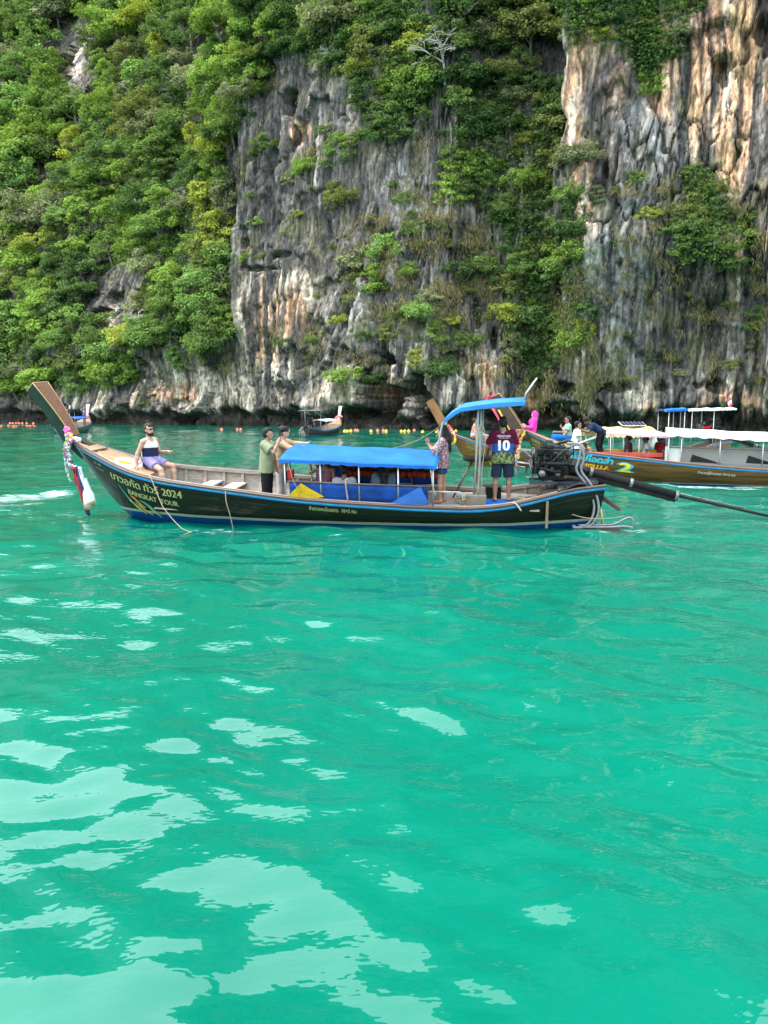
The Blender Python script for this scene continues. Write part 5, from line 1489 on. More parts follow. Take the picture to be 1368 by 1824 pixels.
        if kind == 'tousled': P += [ell(s.h3(.02, .01, .105), np.array([.085, .075, .045]) * k, s.RH), ell(s.h3(.06, .0, .085), np.array([.045, .06, .035]) * k, s.RH)]
        if kind == 'short': P += [ell(s.h3(.015, 0, .095), np.array([.08, .07, .035]) * k, s.RH)]
        if kind == 'curly': P += [ell(s.h3(-.005, 0, .08), np.array([.12, .105, .085]) * k, s.RH)]
        if kind == 'long':
            bk = -s.fw
            P += [ell(s.h3(-.01, 0, .07), np.array([.11, .098, .075]) * k, s.RH), cone(s.h3(-.06, 0, .0), s.neck + bk * .10 * k - s.up * .02 * k, .088 * k, .10 * k), cone(s.neck + bk * .10 * k, s.chest + bk * .13 * k - s.up * .10 * k, .10 * k, .075 * k), cone(s.h3(-.02, .07, 0), s.neck + s.lat * .09 * k + bk * .03 * k - s.up * .10 * k, .035 * k, .045 * k), cone(s.h3(-.02, -.07, 0), s.neck - s.lat * .09 * k + bk * .03 * k - s.up * .10 * k, .035 * k, .045 * k)]
        if kind == 'bun': P += [ell(s.h3(-.115, 0, .03), np.array([.05, .05, .05]) * k, s.RH)]
        piece('hair', P, hm_, .02, .010, None, fine, 26.0)
    if beard:
        piece('beard', [ell(s.h3(.040, 0, -.080), np.array([.062, .066, .052]) * k, s.RH), cone(s.h3(.0, .072, -.02), s.h3(.03, .055, -.08), .014 * k, .024 * k), cone(s.h3(.0, -.072, -.02), s.h3(.03, -.055, -.08), .014 * k, .024 * k)], HAIRB, .02, .006, lambda G: .03 * k - np.linalg.norm(G - s.h3(.115, 0, -.045), axis=-1), fine * .8, 26.)
    b = MB()
    for q in (1, -1): b.ball(Vector(s.h3(.083, q * .031, .010)), .013 * k, 8, 5)
    b.build('eyes', EYE, root)
    b = MB(); b.tube([Vector(s.h3(.088, .024, -.062)), Vector(s.h3(.101, 0, -.060)), Vector(s.h3(.088, -.024, -.062))], [.004 * k, .008 * k, .004 * k], 6); b.build('mouth', LIP, root)
    if glasses:
        b = MB()
        for q in (1, -1):
            b.tube([Vector(s.h3(.108, q * .032 + .026 * math.cos(a), .012 + .022 * math.sin(a))) for a in [i * math.pi / 5 for i in range(11)]], .004 * k, 5)
            b.poly([Vector(s.h3(.107, q * .032 + .025 * math.cos(a), .012 + .021 * math.sin(a))) for a in [i * math.pi / 5 for i in range(10)]], .003, Vector(s.hf)); b.tube([Vector(s.h3(.105, q * .058, .015)), Vector(s.h3(.0, q * .083, .015))], .004 * k, 5)
        b.tube([Vector(s.h3(.110, .008, .018)), Vector(s.h3(.110, -.008, .018))], .004 * k, 5); b.build('glasses', RUBBER, root)
    if shoes:
        P = []
        for q in (1, -1):
            sh = U(s.ank[q] - s.kne[q]); ff = np.array([1, q * .15, 0]); ff = U(ff - sh * (ff @ sh) * .6)
            P += [cone(s.ank[q] + sh * .035 * k - ff * .035 * k, s.ank[q] + sh * .05 * k + ff * .16 * k, .046 * k, .038 * k)]
        piece('shoes', P, shoes, .02, 0)
    return root
def at(M, x, y, z, yaw=0.0):
    """upright frame at a boat-local point; yaw in world degrees (0 faces +X)"""
    p = M @ Vector((x, y, z))
    return Matrix.Translation(p) @ Matrix.Rotation(math.radians(yaw), 4, 'Z')
def stand(s, M):
    return M @ Matrix.Translation((0, 0, -s.low()))
def cloth(key, c, **kw): return mat('cloth_' + key, c, .9, var=kw.pop('var', .12), scale=kw.pop('scale', 7), bump=kw.pop('bump', .12), spec=.1, **kw)
def phone(M, s, q, off=.07):
    h = s.wri[q] + s.hdir[q] * .10 * s.k
    o = empty('mobile_phone', None, None, mat=M @ Matrix.Translation(Vector(h)))
    return o
# ---- the man sitting on the bow deck (faces the stern, seen from his left... body turned to +X)
s = Person(1.84, lean=(.0, -.05), head=(-.15, -.12), armL=((.12, .35, -1), (.80, -.10, .10), (.8, -.3, -.2)), armR=((-.42, -.25, -1), (-.05, -.12, -1), (.3, -.3, -.6)), legL=((.92, .25, -.18), (.05, .0, -1)), legR=((.88, -.20, -.30), (.22, .0, -1)), build=1.08)
TANKTOP = cloth('tank_two_tone', (.45, .44, .44))
N_, L_n = TANKTOP.node_tree.nodes, TANKTOP.node_tree.links
_b = N_['Principled BSDF']; _src = _b.inputs['Base Color'].links[0].from_socket
_tc = N_.new('ShaderNodeTexCoord'); _sx = N_.new('ShaderNodeSeparateXYZ'); L_n.new(_tc.outputs['Object'], _sx.inputs[0])
_lt = N_.new('ShaderNodeMath'); _lt.operation = 'LESS_THAN'; _lt.inputs[1].default_value = .33; L_n.new(_sx.outputs['Z'], _lt.inputs[0])
_gxn = N_.new('ShaderNodeMath'); _gxn.operation = 'GREATER_THAN'; _gxn.inputs[1].default_value = -.055; L_n.new(_sx.outputs['X'], _gxn.inputs[0])
_mu = N_.new('ShaderNodeMath'); _mu.operation = 'MULTIPLY'; L_n.new(_lt.outputs[0], _mu.inputs[0]); L_n.new(_gxn.outputs[0], _mu.inputs[1])
_mx = N_.new('ShaderNodeMix'); _mx.data_type = 'RGBA'; L_n.new(_mu.outputs[0], _mx.inputs['Factor']); L_n.new(_src, _mx.inputs['A']); _mx.inputs['B'].default_value = (.010, .013, .035, 1); L_n.new(_mx.outputs['Result'], _b.inputs['Base Color'])
person('bearded man in white and navy tank top sitting on the bow deck', s, at(M1, 4.38, .12, 1.235, 0) @ Matrix.Rotation(math.radians(-22), 4, 'Z'), 'fair', TANKTOP, hem=.06, loose=.012, tank=True, neck_drop=.03, bottom=cloth('lilac_shorts', (.17, .14, .28), var=.3, scale=30), leg=.62, hair=('tousled', HAIRB), beard=True, glasses=True, curl=(.5, .15))
# ---- standing man in the green shirt, filming
s = Person(1.72, lean=(.03, 0), head=(.30, -.05), armL=((.28, .25, -1), (.15, .1, -1)), armR=((.75, -.30, -.52), (.42, .25, 1.0), (.35, .3, .9)), build=.94)
MG = stand(s, at(M1, 1.58, .42, .32, -8))
person('young man in sage green shirt and black trousers holding up a phone', s, MG, 'tan', cloth('sage', (.155, .17, .105)), sleeve=.72, hem=.14, loose=.040, bottom=cloth('black_trousers', (.008, .008, .009)), leg=1.9, bloose=.030, hair=('tousled', HAIR), collar=True, curl=(.6, 1.0), grip=(None, (.2, .9, .2)))
def phone_at(label, Mp, s, q, rot):
    o = empty('mobile_phone', label, 'phone', mat=Mp @ Matrix.Translation(Vector(s.wri[q] + s.hdir[q] * .12 * s.k)) @ rot)
    b = MB(); b.box((0, 0, 0), (.010, .075, .155), bev=.003); b.build('case', mat('phone_case', (.03, .08, .14), .35), o)
    b = MB(); b.box((-.0062, 0, 0), (.001, .068, .145)); b.build('screen', mat('phone_screen', (.01, .01, .012), .15), o)
    b = MB(); b.box((.0064, .02, .055), (.003, .022, .03), bev=.001); b.build('camera_bump', RUBBER, o)
phone_at('dark phone raised by the young man in sage green', MG, s, -1, Euler((0, .2, .5)).to_matrix().to_4x4())
# ---- the person behind him in tan
s = Person(1.68, lean=(.10, -.04), head=(.4, .05), armL=((.55, .75, -.2), (1.0, .1, .05)), armR=((.85, -.2, -.42), (1.0, .0, .12)), build=.92)
person('person in tan long-sleeved top reaching out to the blue canopy', s, stand(s, at(M1, 1.47, -.25, .32, -10)), 'fair', cloth('tan_top', (.27, .19, .12)), long_sleeve=True, hem=.10, loose=.03, bottom=cloth('pale_trousers', (.30, .28, .28)), leg=1.9, bloose=.02, hair=('curly', HAIR))
o = empty('shoulder_bag', 'red and black bag at the side of the person in tan', 'bag', mat=at(M1, 1.16, .0, .98, 0))
b = MB(); b.box((0, 0, .0), (.14, .22, .26), bev=.03); b.build('bag_body', mat('bag_red', (.36, .012, .018), .7), o); b = MB(); b.box((-.10, 0, -.06), (.07, .20, .24), bev=.02); b.build('bag_pocket', RUBBER, o); b = MB(); b.tube([(0, .05, .12), (-.04, 0, .32), (0, -.05, .12)], .012, 6); b.build('strap', RUBBER, o)
# ---- passengers under the canopy
s = Person(1.62, lean=(.05, .05), head=(.2, 0), armL=((.2, .2, -1), (.4, -.1, -.9)), armR=((-.5, -.7, -.35), (-.55, -.25, .75)), legL=((1, .15, 0), (.1, 0, -1)), legR=((1, -.15, 0), (.1, 0, -1)), build=.88)
person('woman in mauve strap top sitting under the front of the canopy', s, at(M1, .42, -.1, .66, 180) @ Matrix.Rotation(math.radians(80), 4, 'Z'), 'brown', cloth('mauve', (.17, .075, .10)), hem=.02, loose=.010, tank=True, neck_drop=.06, bottom=cloth('dark_skirt', (.02, .02, .025)), leg=.9, hair=('long', HAIRB), fine=.016)
s = Person(1.68, lean=(.05, 0), legL=((1, .15, 0), (.1, 0, -1)), legR=((1, -.15, 0), (.1, 0, -1)))
person('passenger in white shirt with cropped dark hair under the canopy', s, at(M1, -.12, .35, .48, 95), 'brown', cloth('white_tee', (.36, .37, .42)), bottom=cloth('navy_shorts', (.01, .014, .03)), hair=('short', HAIR), fine=.016)
s = Person(1.66, lean=(.05, 0), legL=((1, .15, 0), (.1, 0, -1)), legR=((1, -.15, 0), (.1, 0, -1)))
person('passenger in grey top with long black hair under the canopy', s, at(M1, -.98, .40, .60, 95), 'brown', cloth('grey_blue', (.06, .09, .12)), bottom=cloth('navy_shorts', (.01, .014, .03)), hair=('long', HAIR), fine=.016)
# ---- woman photographing at the stern end of the canopy
s = Person(1.62, lean=(-.02, 0), head=(.05, -.02), armL=((.55, .25, -.75), (.62, -.30, .75), (.3, -.1, .9)), armR=((.50, -.25, -.80), (.70, .30, .72), (.3, .1, .9)), legL=((.08, .06, -1), (0, 0, -1)), legR=((-.06, -.05, -1), (-.05, 0, -1)), build=1.1)
MW = stand(s, at(M1, -2.20, .30, .48, 172))
FLORAL = cloth('floral_mauve', (.13, .060, .075), scale=26, col2=(.34, .22, .24), mixs=(.45, .62))
person('woman with long black hair, pink print top and denim shorts photographing', s, MW, 'tan', FLORAL, sleeve=.95, hem=.12, loose=.034, bottom=cloth('denim', (.018, .040, .090), scale=20, var=.4), leg=.62, bloose=.014, hair=('long', HAIR), curl=(1.0, 1.0))
phone_at('phone held up by the woman with long black hair', MW, s, 1, Euler((0, 0, 0)).to_matrix().to_4x4())
# ---- the steersman
s = Person(1.76, lean=(.03, 0), head=(.1, -.02), armL=((.30, .35, -1), (.70, -.05, -.45)), armR=((.32, -.32, -1), (.72, .10, -.40)), legL=((.02, .10, -1), (0, .02, -1)), legR=((.02, -.10, -1), (0, -.02, -1)), build=1.0)
MJ = stand(s, at(M1, -3.45, .25, .52, 90))
JERSEY = mat('cloth_jersey', (.055, .004, .018), .9, .12, 7, .1, spec=.08)
_nt = JERSEY.node_tree; N_, L_n = _nt.nodes, _nt.links; _b = N_['Principled BSDF']; _src = _b.inputs['Base Color'].links[0].from_socket
_tc = N_.new('ShaderNodeTexCoord'); _sx = N_.new('ShaderNodeSeparateXYZ'); L_n.new(_tc.outputs['Object'], _sx.inputs[0])
_no = N_.new('ShaderNodeTexNoise'); _no.inputs['Scale'].default_value = 5; L_n.new(_tc.outputs['Object'], _no.inputs['Vector'])
_ad = N_.new('ShaderNodeMath'); _ad.operation = 'MULTIPLY_ADD'; _ad.inputs[1].default_value = .16; L_n.new(_no.outputs[0], _ad.inputs[0]); L_n.new(_sx.outputs['Z'], _ad.inputs[2])
_n2 = N_.new('ShaderNodeTexNoise'); _n2.inputs['Scale'].default_value = 18; L_n.new(_tc.outputs['Object'], _n2.inputs['Vector'])
_rp = N_.new('ShaderNodeValToRGB'); _rp.color_ramp.elements[0].color = (.022, .034, .016, 1); _rp.color_ramp.elements[1].color = (.12, .15, .065, 1); _rp.color_ramp.elements[0].position = .42; _rp.color_ramp.elements[1].position = .6; L_n.new(_n2.outputs[0], _rp.inputs[0])
_prev = _src
for zz, cc in ((.33, (.012, .050, .20, 1)), (.17, None)):
    lt = N_.new('ShaderNodeMath'); lt.operation = 'LESS_THAN'; lt.inputs[1].default_value = zz; L_n.new(_ad.outputs[0], lt.inputs[0])
    mm = N_.new('ShaderNodeMix'); mm.data_type = 'RGBA'; L_n.new(lt.outputs[0], mm.inputs['Factor']); L_n.new(_prev, mm.inputs['A'])
    if cc: mm.inputs['B'].default_value = cc
    else: L_n.new(_rp.outputs[0], mm.inputs['B'])
    _prev = mm.outputs['Result']
L_n.new(_prev, _b.inputs['Base Color'])
pj = person('steersman in maroon and blue football shirt numbered 10, seen from behind', s, MJ, 'brown', JERSEY, sleeve=.80, hem=.13, loose=.034, bottom=cloth('navy_shorts', (.010, .014, .034)), leg=.97, bloose=.032, hair=('short', HAIR), curl=(.9, .9))
jshirt = [c for c in pj.children if c.name.startswith('shirt')][0]
from mathutils.bvhtree import BVHTree
def back_print(root, shirt, body, size, zc, m, width, name, bold=.05, center=0.0):
    Vt, Ft = text_mesh(body, size)
    me = shirt.data; bt = BVHTree.FromPolygons([tuple(v.co) for v in me.vertices], [tuple(p.vertices) for p in me.polygons])
    x0, x1 = min(v[0] for v in Vt), max(v[0] for v in Vt); kx = width / (x1 - x0)
    b = MB()
    for ox in ((-bold * size, 0, bold * size) if bold else (0,)):
        P = []
        for v in Vt:
            y = -((v[0] - (x0 + x1) / 2) * kx + ox) + center; z = zc + v[1]
            hit = bt.ray_cast(Vector((-1, y, z)), Vector((1, 0, 0)))
            P.append((hit[0].x - .007 - abs(ox) * .05) if hit[0] is not None else -.15)
        b.add([(P[i], -((v[0] - (x0 + x1) / 2) * kx + ox) + center, zc + v[1]) for i, v in enumerate(Vt)], Ft)
    b.build(name, m, root, False)
SHIRTW = mat('shirt_print', (.44, .43, .43), .7)
back_print(pj, jshirt, '10', .30, .13, SHIRTW, .215, 'shirt_number', .045)
back_print(pj, jshirt, 'หมู่บ้านทรายขาว', .055, .405, SHIRTW, .27, 'shirt_lettering', .02)
back_print(pj, jshirt, 'อบต.เกาะ กระบี่ ประจำปี', .03, .372, SHIRTW, .20, 'shirt_lettering', 0)
back_print(pj, jshirt, 'A', .04, .475, SHIRTW, .03, 'shirt_badge', 0)
for q in (1, -1):
    e0 = s.sho[q] + (s.elb[q] - s.sho[q]) * .76; e1 = s.sho[q] + (s.elb[q] - s.sho[q]) * .83
    b = MB(); b.tube([Vector(e0), Vector(e1)], .103 * s.k, 18, False); b.build('sleeve_band', mat('cloth_red_band', (.33, .012, .02), .8), pj)
# ================================================================== the other boats
# ------------------------------------------------------------------ brown boat passing on the right
B2, M2 = boat_root('longtail_boat', 'brown varnished longtail boat with white canopy passing on the right, lettered with a 2', (10.84, 24.1, 0), 160, 0)
H2 = Hull()
BROWNHULL = hull_mat('brown_hull', (.040, .022, .008), (.30, .34, .36), (.006, .060, .22), .075, .055, .28, (.115, .066, .020))
INNER2 = mat('orange_lining', (.26, .095, .022), .5, .3, 3, .1, stretch=(1, 8, 8))
make_hull(B2, H2, dict(hull=BROWNHULL, rail=WOOD_BROWN, rib=INNER2), floor=.30, step=.6, inner=INNER2)
prow(B2, H2, mat('dark_post', (.045, .022, .014), .4, .3, 4, .1), mat('post_inner_dark', (.065, .030, .018), .5, .3, 4), ((6.56, 1.36), (6.14, 1.44)), ((7.60, 2.76), (7.14, 2.98)), .28, .46)
CANVAS_WHITE = mat('white_canvas', (.50, .50, .48), .7, .08, 2, .1)
CANVAS_PINK = mat('pink_canvas', (.42, .26, .25), .7, .1, 2, .1)
canopy(B2, 1.60, -4.3, -1.08, 1.12, 1.70, 1.42, .12, CANVAS_WHITE, (1.5, 1.12, .0, -1.2, -2.6, -4.0), .5, flap=.12)
canopy(B2, 3.45, 1.30, -1.0, .62, 1.64, 1.53, .12, CANVAS_PINK, (3.3, 2.4, 1.5), .5, flap=.05)
b = MB(); b.poly([(1.60, 1.0, .70), (1.60, 1.0, 1.24), (1.12, 1.0, 1.24), (1.12, 1.0, .70)], .03, (0, 1, 0)); b.build('side_panel', mat('panel_grey', (.30, .30, .29), .6, .1, 5), B2)
b = MB(); b.grid([[(s, -.92 + .02 * math.sin(4 * s), z) for z in (.45, .7, 1.0, 1.16)] for s in [1.4 - .3 * i for i in range(18)]], .006); b.build('inner_curtain', CANVAS_WHITE, B2)
for s in (.85, -.75):
    b = MB(); b.poly([(s, 1.02, .76), (s - .06, 1.02, 1.0), (s - .95, 1.02, .72)], .012, (0, 1, 0)); b.build('black_flap', RUBBER, B2)
b = MB(); b.tube([(1.5, 1.05, 1.22), (-4.0, 1.05, 1.12)], .018, 8); b.build('side_rail', WOOD_DARK, B2)
b = MB(); b.box((2.85, .45, .78), (2.3, .32, .05), bev=.01); b.build('seat', mat('red_seat', (.24, .022, .014), .6, .25, 4), B2)
b = MB(); b.box((2.85, .62, .93), (2.4, .03, .14), bev=.01); b.build('seat_back', mat('red_seat', (.36, .020, .012), .5), B2)
b = MB(); b.box((2.6, -.55, .9), (1.9, .3, .3), bev=.03); b.build('yellow_locker', mat('yellow_locker', (.42, .24, .02), .5, .15, 4), B2)
engine(B2, (-4.47, 0, 1.42), 1.0, ((-4.95, 0, 1.20), (-6.95, 0, .66), (-11.4, 0, -.30)), True)
CYAN = mat('cyan_lettering', (.02, .26, .33), .5); REDL = mat('red_lettering', (.42, .03, .02), .5); GRNL = mat('green_lettering', (.10, .34, .03), .5); YELL = mat('yellow_lettering', (.50, .42, .02), .5); WHT = mat('white_lettering', (.44, .44, .42), .6)
hull_text(H2, B2, 'น้อปไอดล่า', 4.56, .30, .27, CYAN, 2, 1.36, slant=.15, bold_w=.12)
hull_text(H2, B2, 'ANGLLLA', 4.36, .50, .17, YELL, 2, 1.06, slant=.1, bold_w=.14, out=.009)
hull_text(H2, B2, 'ANGLLLA', 4.34, .515, .17, REDL, 2, 1.06, slant=.1, bold_w=.05, out=.014)
hull_text(H2, B2, '2', 3.02, .50, .42, CYAN, 2, .40, slant=.1, bold_w=.22, out=.008); hull_text(H2, B2, '2', 3.00, .50, .42, YELL, 2, .36, slant=.1, bold_w=.08, out=.014)
b = MB()
hull_text(H2, B2, 'จำนวนผู้โดยสาร 10+2 คน', .62, .27, .105, WHT, 1, 1.08, slant=.2)
hull_text(H2, B2, 'RB3', 5.96, .26, .15, LETTER, 2, .30); hull_text(H2, B2, '๐๘๕๗๔', 5.96, .38, .09, LETTER, 1, .30)
PINKC = mat('pink_sash', (.50, .06, .12), .7, .15, 8)
ribbon('prow_ribbons', 'pink sash tied round the dark prow and trailing over the brown boat', [
    ([(7.52, .2, 2.92), (7.60, .24, 2.72), (7.48, .26, 2.58)], .10, PINKC), ([(7.30, .26, 2.98), (7.56, .27, 2.70)], .09, PINKC), ([(7.34, .26, 2.44), (7.14, .26, 2.1), (6.98, .26, 1.78)], .10, PINKC),
    ([(7.14, .25, 2.4), (6.96, .27, 2.1), (6.74, .28, 1.72), (6.66, .28, 1.5)], .07, mat('gold_sash', (.42, .24, .03), .7)), ([(6.36, .28, 1.72), (6.45, .32, 1.5), (6.5, .34, 1.3)], .26, mat('salmon_sash', (.50, .17, .12), .7)),
    ([(6.44, .34, 1.0), (6.42, .34, .6), (6.40, .34, .25)], .06, PINKC), ([(6.48, .36, .85), (6.46, .36, .5), (6.44, .36, .1)], .06, mat('lilac_sash', (.26, .24, .38), .7))], M2)
flowers('flower_garland', 'lime and orange garland hanging from the bow of the brown boat lettered 2', 'garland', [(6.20, .30, 1.66), (6.24, .34, 1.55), (6.34, .36, 1.35), (6.36, .36, 1.1), (6.38, .36, .85), (6.40, .36, .7)], .055, [(.24, .46, .06), (.50, .16, .03), (.50, .15, .05), (.42, .46, .30), (.52, .14, .03), (.20, .40, .12)], M2, 22)
P2 = lambda *p: M2 @ Vector(p)
rope('bow_rope', 'line from the bow eye of the brown boat lettered 2', [P2(6.2, .3, 1.0), P2(5.6, .55, .45)], .012)
# ------------------------------------------------------------------ boat behind it
B3, M3 = boat_root('longtail_boat', 'wooden longtail boat with yellow roof and solar panel behind the brown boat', (8.95, 31.2, -.10), 180, 0)
H3 = Hull(1.0, .34, .92)
BROWN3 = hull_mat('amber_hull', (.075, .034, .010), (.20, .26, .22), (.02, .10, .10), .13, .10, .3, (.17, .085, .024))
make_hull(B3, H3, dict(hull=BROWN3, rail=WOOD_BROWN), floor=.30, step=.7)
prow(B3, H3, mat('amber_post', (.20, .085, .030), .4, .3, 3, .1), WOOD_BROWN, ((6.50, 1.52), (6.15, 1.62)), ((7.20, 2.82), (6.90, 2.98)), .20, .34)
YROOF = mat('yellow_canvas', (.46, .34, .06), .7, .12, 2, .1, col2=(.44, .38, .24))
canopy(B3, .35, -2.15, -1.0, 1.02, 1.62, 1.62, .18, YROOF, (.2, -.8, -2.0), .5, flap=.22)
canopy(B3, -2.6, -3.5, -.62, .62, 2.48, 2.54, .05, CANVAS_BLUE, (-2.75, -3.4), .5, 'stern_roof', flap=.06)
canopy(B3, -3.52, -5.5, -.62, .62, 2.50, 2.55, .05, CANVAS_WHITE, (-3.7, -4.6), .5, 'stern_roof', flap=.05)
b = MB(); b.box((-1.35, .3, 1.93), (1.0, .62, .03), Euler((-.25, 0, 0)).to_matrix()); sp = b.build('solar_panel', mat('panel_frame', (.34, .35, .36), .4), B3)
b = MB()
for i in range(6):
    for j in range(3): b.box((-1.35 - .40 + i * .16, .3 + (-.19 + j * .19), 1.952 + (.19 - j * .19) * .25), (.14, .17, .008), Euler((-.25, 0, 0)).to_matrix())
o_ = b.build('solar_cells', mat('cells', (.010, .014, .030), .25), sp); o_['kind'] = 'stuff'
engine(B3, (-4.75, 0, 1.75), .95, ((-5.2, 0, 1.55), (-6.7, 0, 1.0), (-8.6, 0, .5)), True)
hull_text(H3, B3, '5155', 5.52, .20, .15, LETTER, 1, .36); hull_text(H3, B3, '09355', 5.50, .33, .12, LETTER, 1, .40)
hull_text(H3, B3, 'DSR', 4.62, .32, .22, LETTER, 2, .62); hull_text(H3, B3, 'MRC', 4.58, .56, .18, LETTER, 2, .56)
hull_swirl(H3, B3, [(4.60, .62), (4.5, .74), (4.40, .84), (4.26, .94)], .045, FYEL); hull_swirl(H3, B3, [(4.2, .66), (4.0, .76), (3.86, .84), (3.7, .86)], .06, FORG); hull_swirl(H3, B3, [(4.58, .8), (4.42, .92), (4.3, 1.0)], .03, TEAL)
flowers('flower_garland', 'red, white and yellow garland round the stem of the boat with the yellow roof', 'garland', [(6.28, .2, 1.86), (6.18, .24, 1.74), (6.10, .27, 1.60), (6.02, .3, 1.45), (5.98, .32, 1.25), (6.08, .3, 1.1)], .07, [(.42, .03, .03), (.50, .14, .12), (.48, .44, .40), (.45, .05, .08), (.55, .40, .02), (.52, .36, .02)], M3, 20)
P3 = lambda *p: M3 @ Vector(p)
rope('anchor_line', 'line drooping from the amber prow to the water at left', [P3(6.45, 0, 1.95), P3(7.6, -.2, 1.2), P3(9.2, -.4, .75)], .012, .05)
fl = empty('flag', 'red and white flag on a stick over the stern of the yellow-roofed boat', 'flag', mat=M3 @ Matrix.Translation((-5.45, 0, 2.5)))
b = MB(); b.tube([(0, 0, 0), (-.08, 0, .62)], .012, 6); b.build('flag_stick', STEEL, fl)
for i, c in enumerate(((.42, .02, .05), (.46, .44, .44), (.42, .02, .05))):
    b = MB(); b.grid([[(-.06 + .035 * j - .03 * k - .03 * i, .02 * math.sin(j * 1.3), .56 - .10 * k - .12 * i - .06 * j * .6) for j in range(5)] for k in (0, 1, 1.15)], .004); b.build('flag_band', mat('flag_%d' % int(c[1] * 99), c, .8), fl)
# ------------------------------------------------------------------ two boats by the cliff
FARHULL = hull_mat('dark_hull', (.020, .020, .020), (.10, .24, .34), (.02, .10, .20), .11, .07, .4, (.05, .045, .035))
GREYHULL = hull_mat('grey_hull', (.10, .11, .10), (.30, .30, .28), (.03, .10, .14), .10, .05, .5, (.18, .19, .17))
PINKP = mat('pink_wrap', (.50, .22, .24), .7, .15, 8)
def far_boat(label, O, yaw, hullm, sc, cano, stern, inner):
    R_, M_ = boat_root('longtail_boat', label, O, yaw, 0)
    Hf = Hull(sc)
    make_hull(R_, Hf, dict(hull=hullm), floor=.3, ribs=False, full=False)
    prow(R_, Hf, mat('pink_post', (.44, .26, .26), .7), mat('pink_post', (.44, .26, .26), .7), wb=.24, wt=.40)
    canopy(R_, 2.4 * sc, -2.2 * sc, -.95 * sc, .95 * sc, 1.52 * sc, 1.45 * sc, .14, cano, (2.2 * sc, 0, -2.0 * sc), .4)
    engine(R_, (-4.4 * sc, 0, 1.40), sc, ((-4.9 * sc, 0, 1.2), (-6.6 * sc, 0, .75), (-9.2 * sc, 0, .3)), True)
    return R_, M_, Hf
B4, M4, H4 = far_boat('small dark longtail boat with white roof near the cave at the cliff foot', (-6.0, 73, 0), 78, FARHULL, .95, CANVAS_WHITE, None, None)
canopy(B4, -2.7, -5.0, -.8, .8, 2.40, 2.40, .04, mat('grey_canvas', (.12, .12, .11), .7), (-3.2,), .5, 'helm_roof')
for j in range(3):
    b = MB(); b.tube([(-4.9 + .1 * j, .5, .9), (-5.2, .7 - .2 * j, .5), (-5.3, .6 - .3 * j, .12), (-4.9, .75, .06)], .06, 6); b.build('cooling_hose', HOSE, B4)
B5, M5, H5 = far_boat('small grey longtail boat with blue roofs far left by the cliff', (-34.2, 82, 0), 99, GREYHULL, 1.05, CANVAS_BLUE, None, None)
canopy(B5, -2.6, -4.9, -.85, .85, 2.42, 2.52, .05, TARP_BLUE, (-2.8, -4.7), .5, 'helm_roof')
for y in (-.7, 0, .7):
    b = MB(); b.box((-4.0, y, 2.75), (.30, .12, .36), bev=.03); b.build('roof_float', CANVAS_WHITE, B5)
for R_, M_, H_, nm in ((B4, M4, H4, 'boat near the cave'), (B5, M5, H5, 'boat far left')):
    flowers('flower_garland', 'pink cloth garland round the prow of the small %s' % nm, 'garland', [(6.1, -.2, 1.9), (6.0, -.3, 1.75), (5.85, 0, 1.8), (6.0, .3, 1.72), (5.8, .36, 1.4), (5.6, .4, 1.1)], .12, [(.50, .22, .24), (.52, .16, .20)], M_ , 16, 'garlands on the small boats')
# ================================================================== people on the other boats
def seated(**kw):
    d = dict(legL=((1, .15, 0), (.1, 0, -1)), legR=((1, -.15, 0), (.1, 0, -1))); d.update(kw); return Person(**d)
MAG = cloth('magenta', (.50, .035, .24))
s = Person(1.60, lean=(-.18, 0), head=(0, .1), armL=((.35, .25, -.9), (.8, -.2, .0)), armR=((.35, -.25, -.9), (.8, .2, .0)), legL=((.75, .12, .62), (.68, 0, -.72)), legR=((.80, -.1, .55), (.75, 0, -.66)), build=.95)
person('person in magenta robe and headscarf reclining on the bow of the brown boat', s, at(M2, 6.02, -.15, 1.62, 168), 'fair', MAG, long_sleeve=True, hem=.16, loose=.04, bottom=MAG, leg=1.92, bloose=.04, hood=MAG, fine=.016, shoes=cloth('pale_shoes', (.48, .30, .36)))
s = seated(H=1.72, lean=(-.05, 0), armL=((.4, .2, -.9), (.5, -.3, .8)), armR=((.5, -.2, -.8), (.9, .2, .1)), legL=((.9, .15, .15), (.25, 0, -1)), legR=((.9, -.15, .2), (.25, 0, -1)))
person('man in pale green top sitting sideways on the far rail of the brown boat', s, at(M2, 4.86, -.72, 1.38, 175), 'tan', cloth('mint', (.17, .30, .24)), loose=.03, bottom=cloth('blue_trousers', (.012, .10, .32)), leg=1.85, bloose=.045, hair=('short', HAIR), glasses=True, fine=.016)
s = seated(H=1.74, lean=(.04, 0), head=(.1, -.05), armL=((.25, .2, -1), (.8, -.15, -.3)), armR=((.15, -.22, -1), (.55, -.05, -.85)), legL=((.85, .25, -.12), (.12, 0, -1)), legR=((.85, -.1, -.22), (.12, 0, -1)), build=1.1)
person('man in white shirt with small dark print sitting on the gunwale of the brown boat', s, at(M2, 4.40, .72, 1.22, -6), 'tan', cloth('white_print', (.44, .43, .42), scale=38, col2=(.03, .03, .035), mixs=(.60, .66)), loose=.034, hem=.10, bottom=cloth('black_shorts', (.012, .012, .014)), leg=.75, hair=('short', HAIR), glasses=True, fine=.015)
s = Person(1.72, lean=(.95, 0), head=(0, .35), armL=((.55, .2, -.85), (.85, -.15, .25)), armR=((.6, -.2, -.75), (.8, .2, .35)), legL=((.25, .12, -1), (-.25, 0, -1)), legR=((.30, -.12, -1), (-.30, 0, -1)))
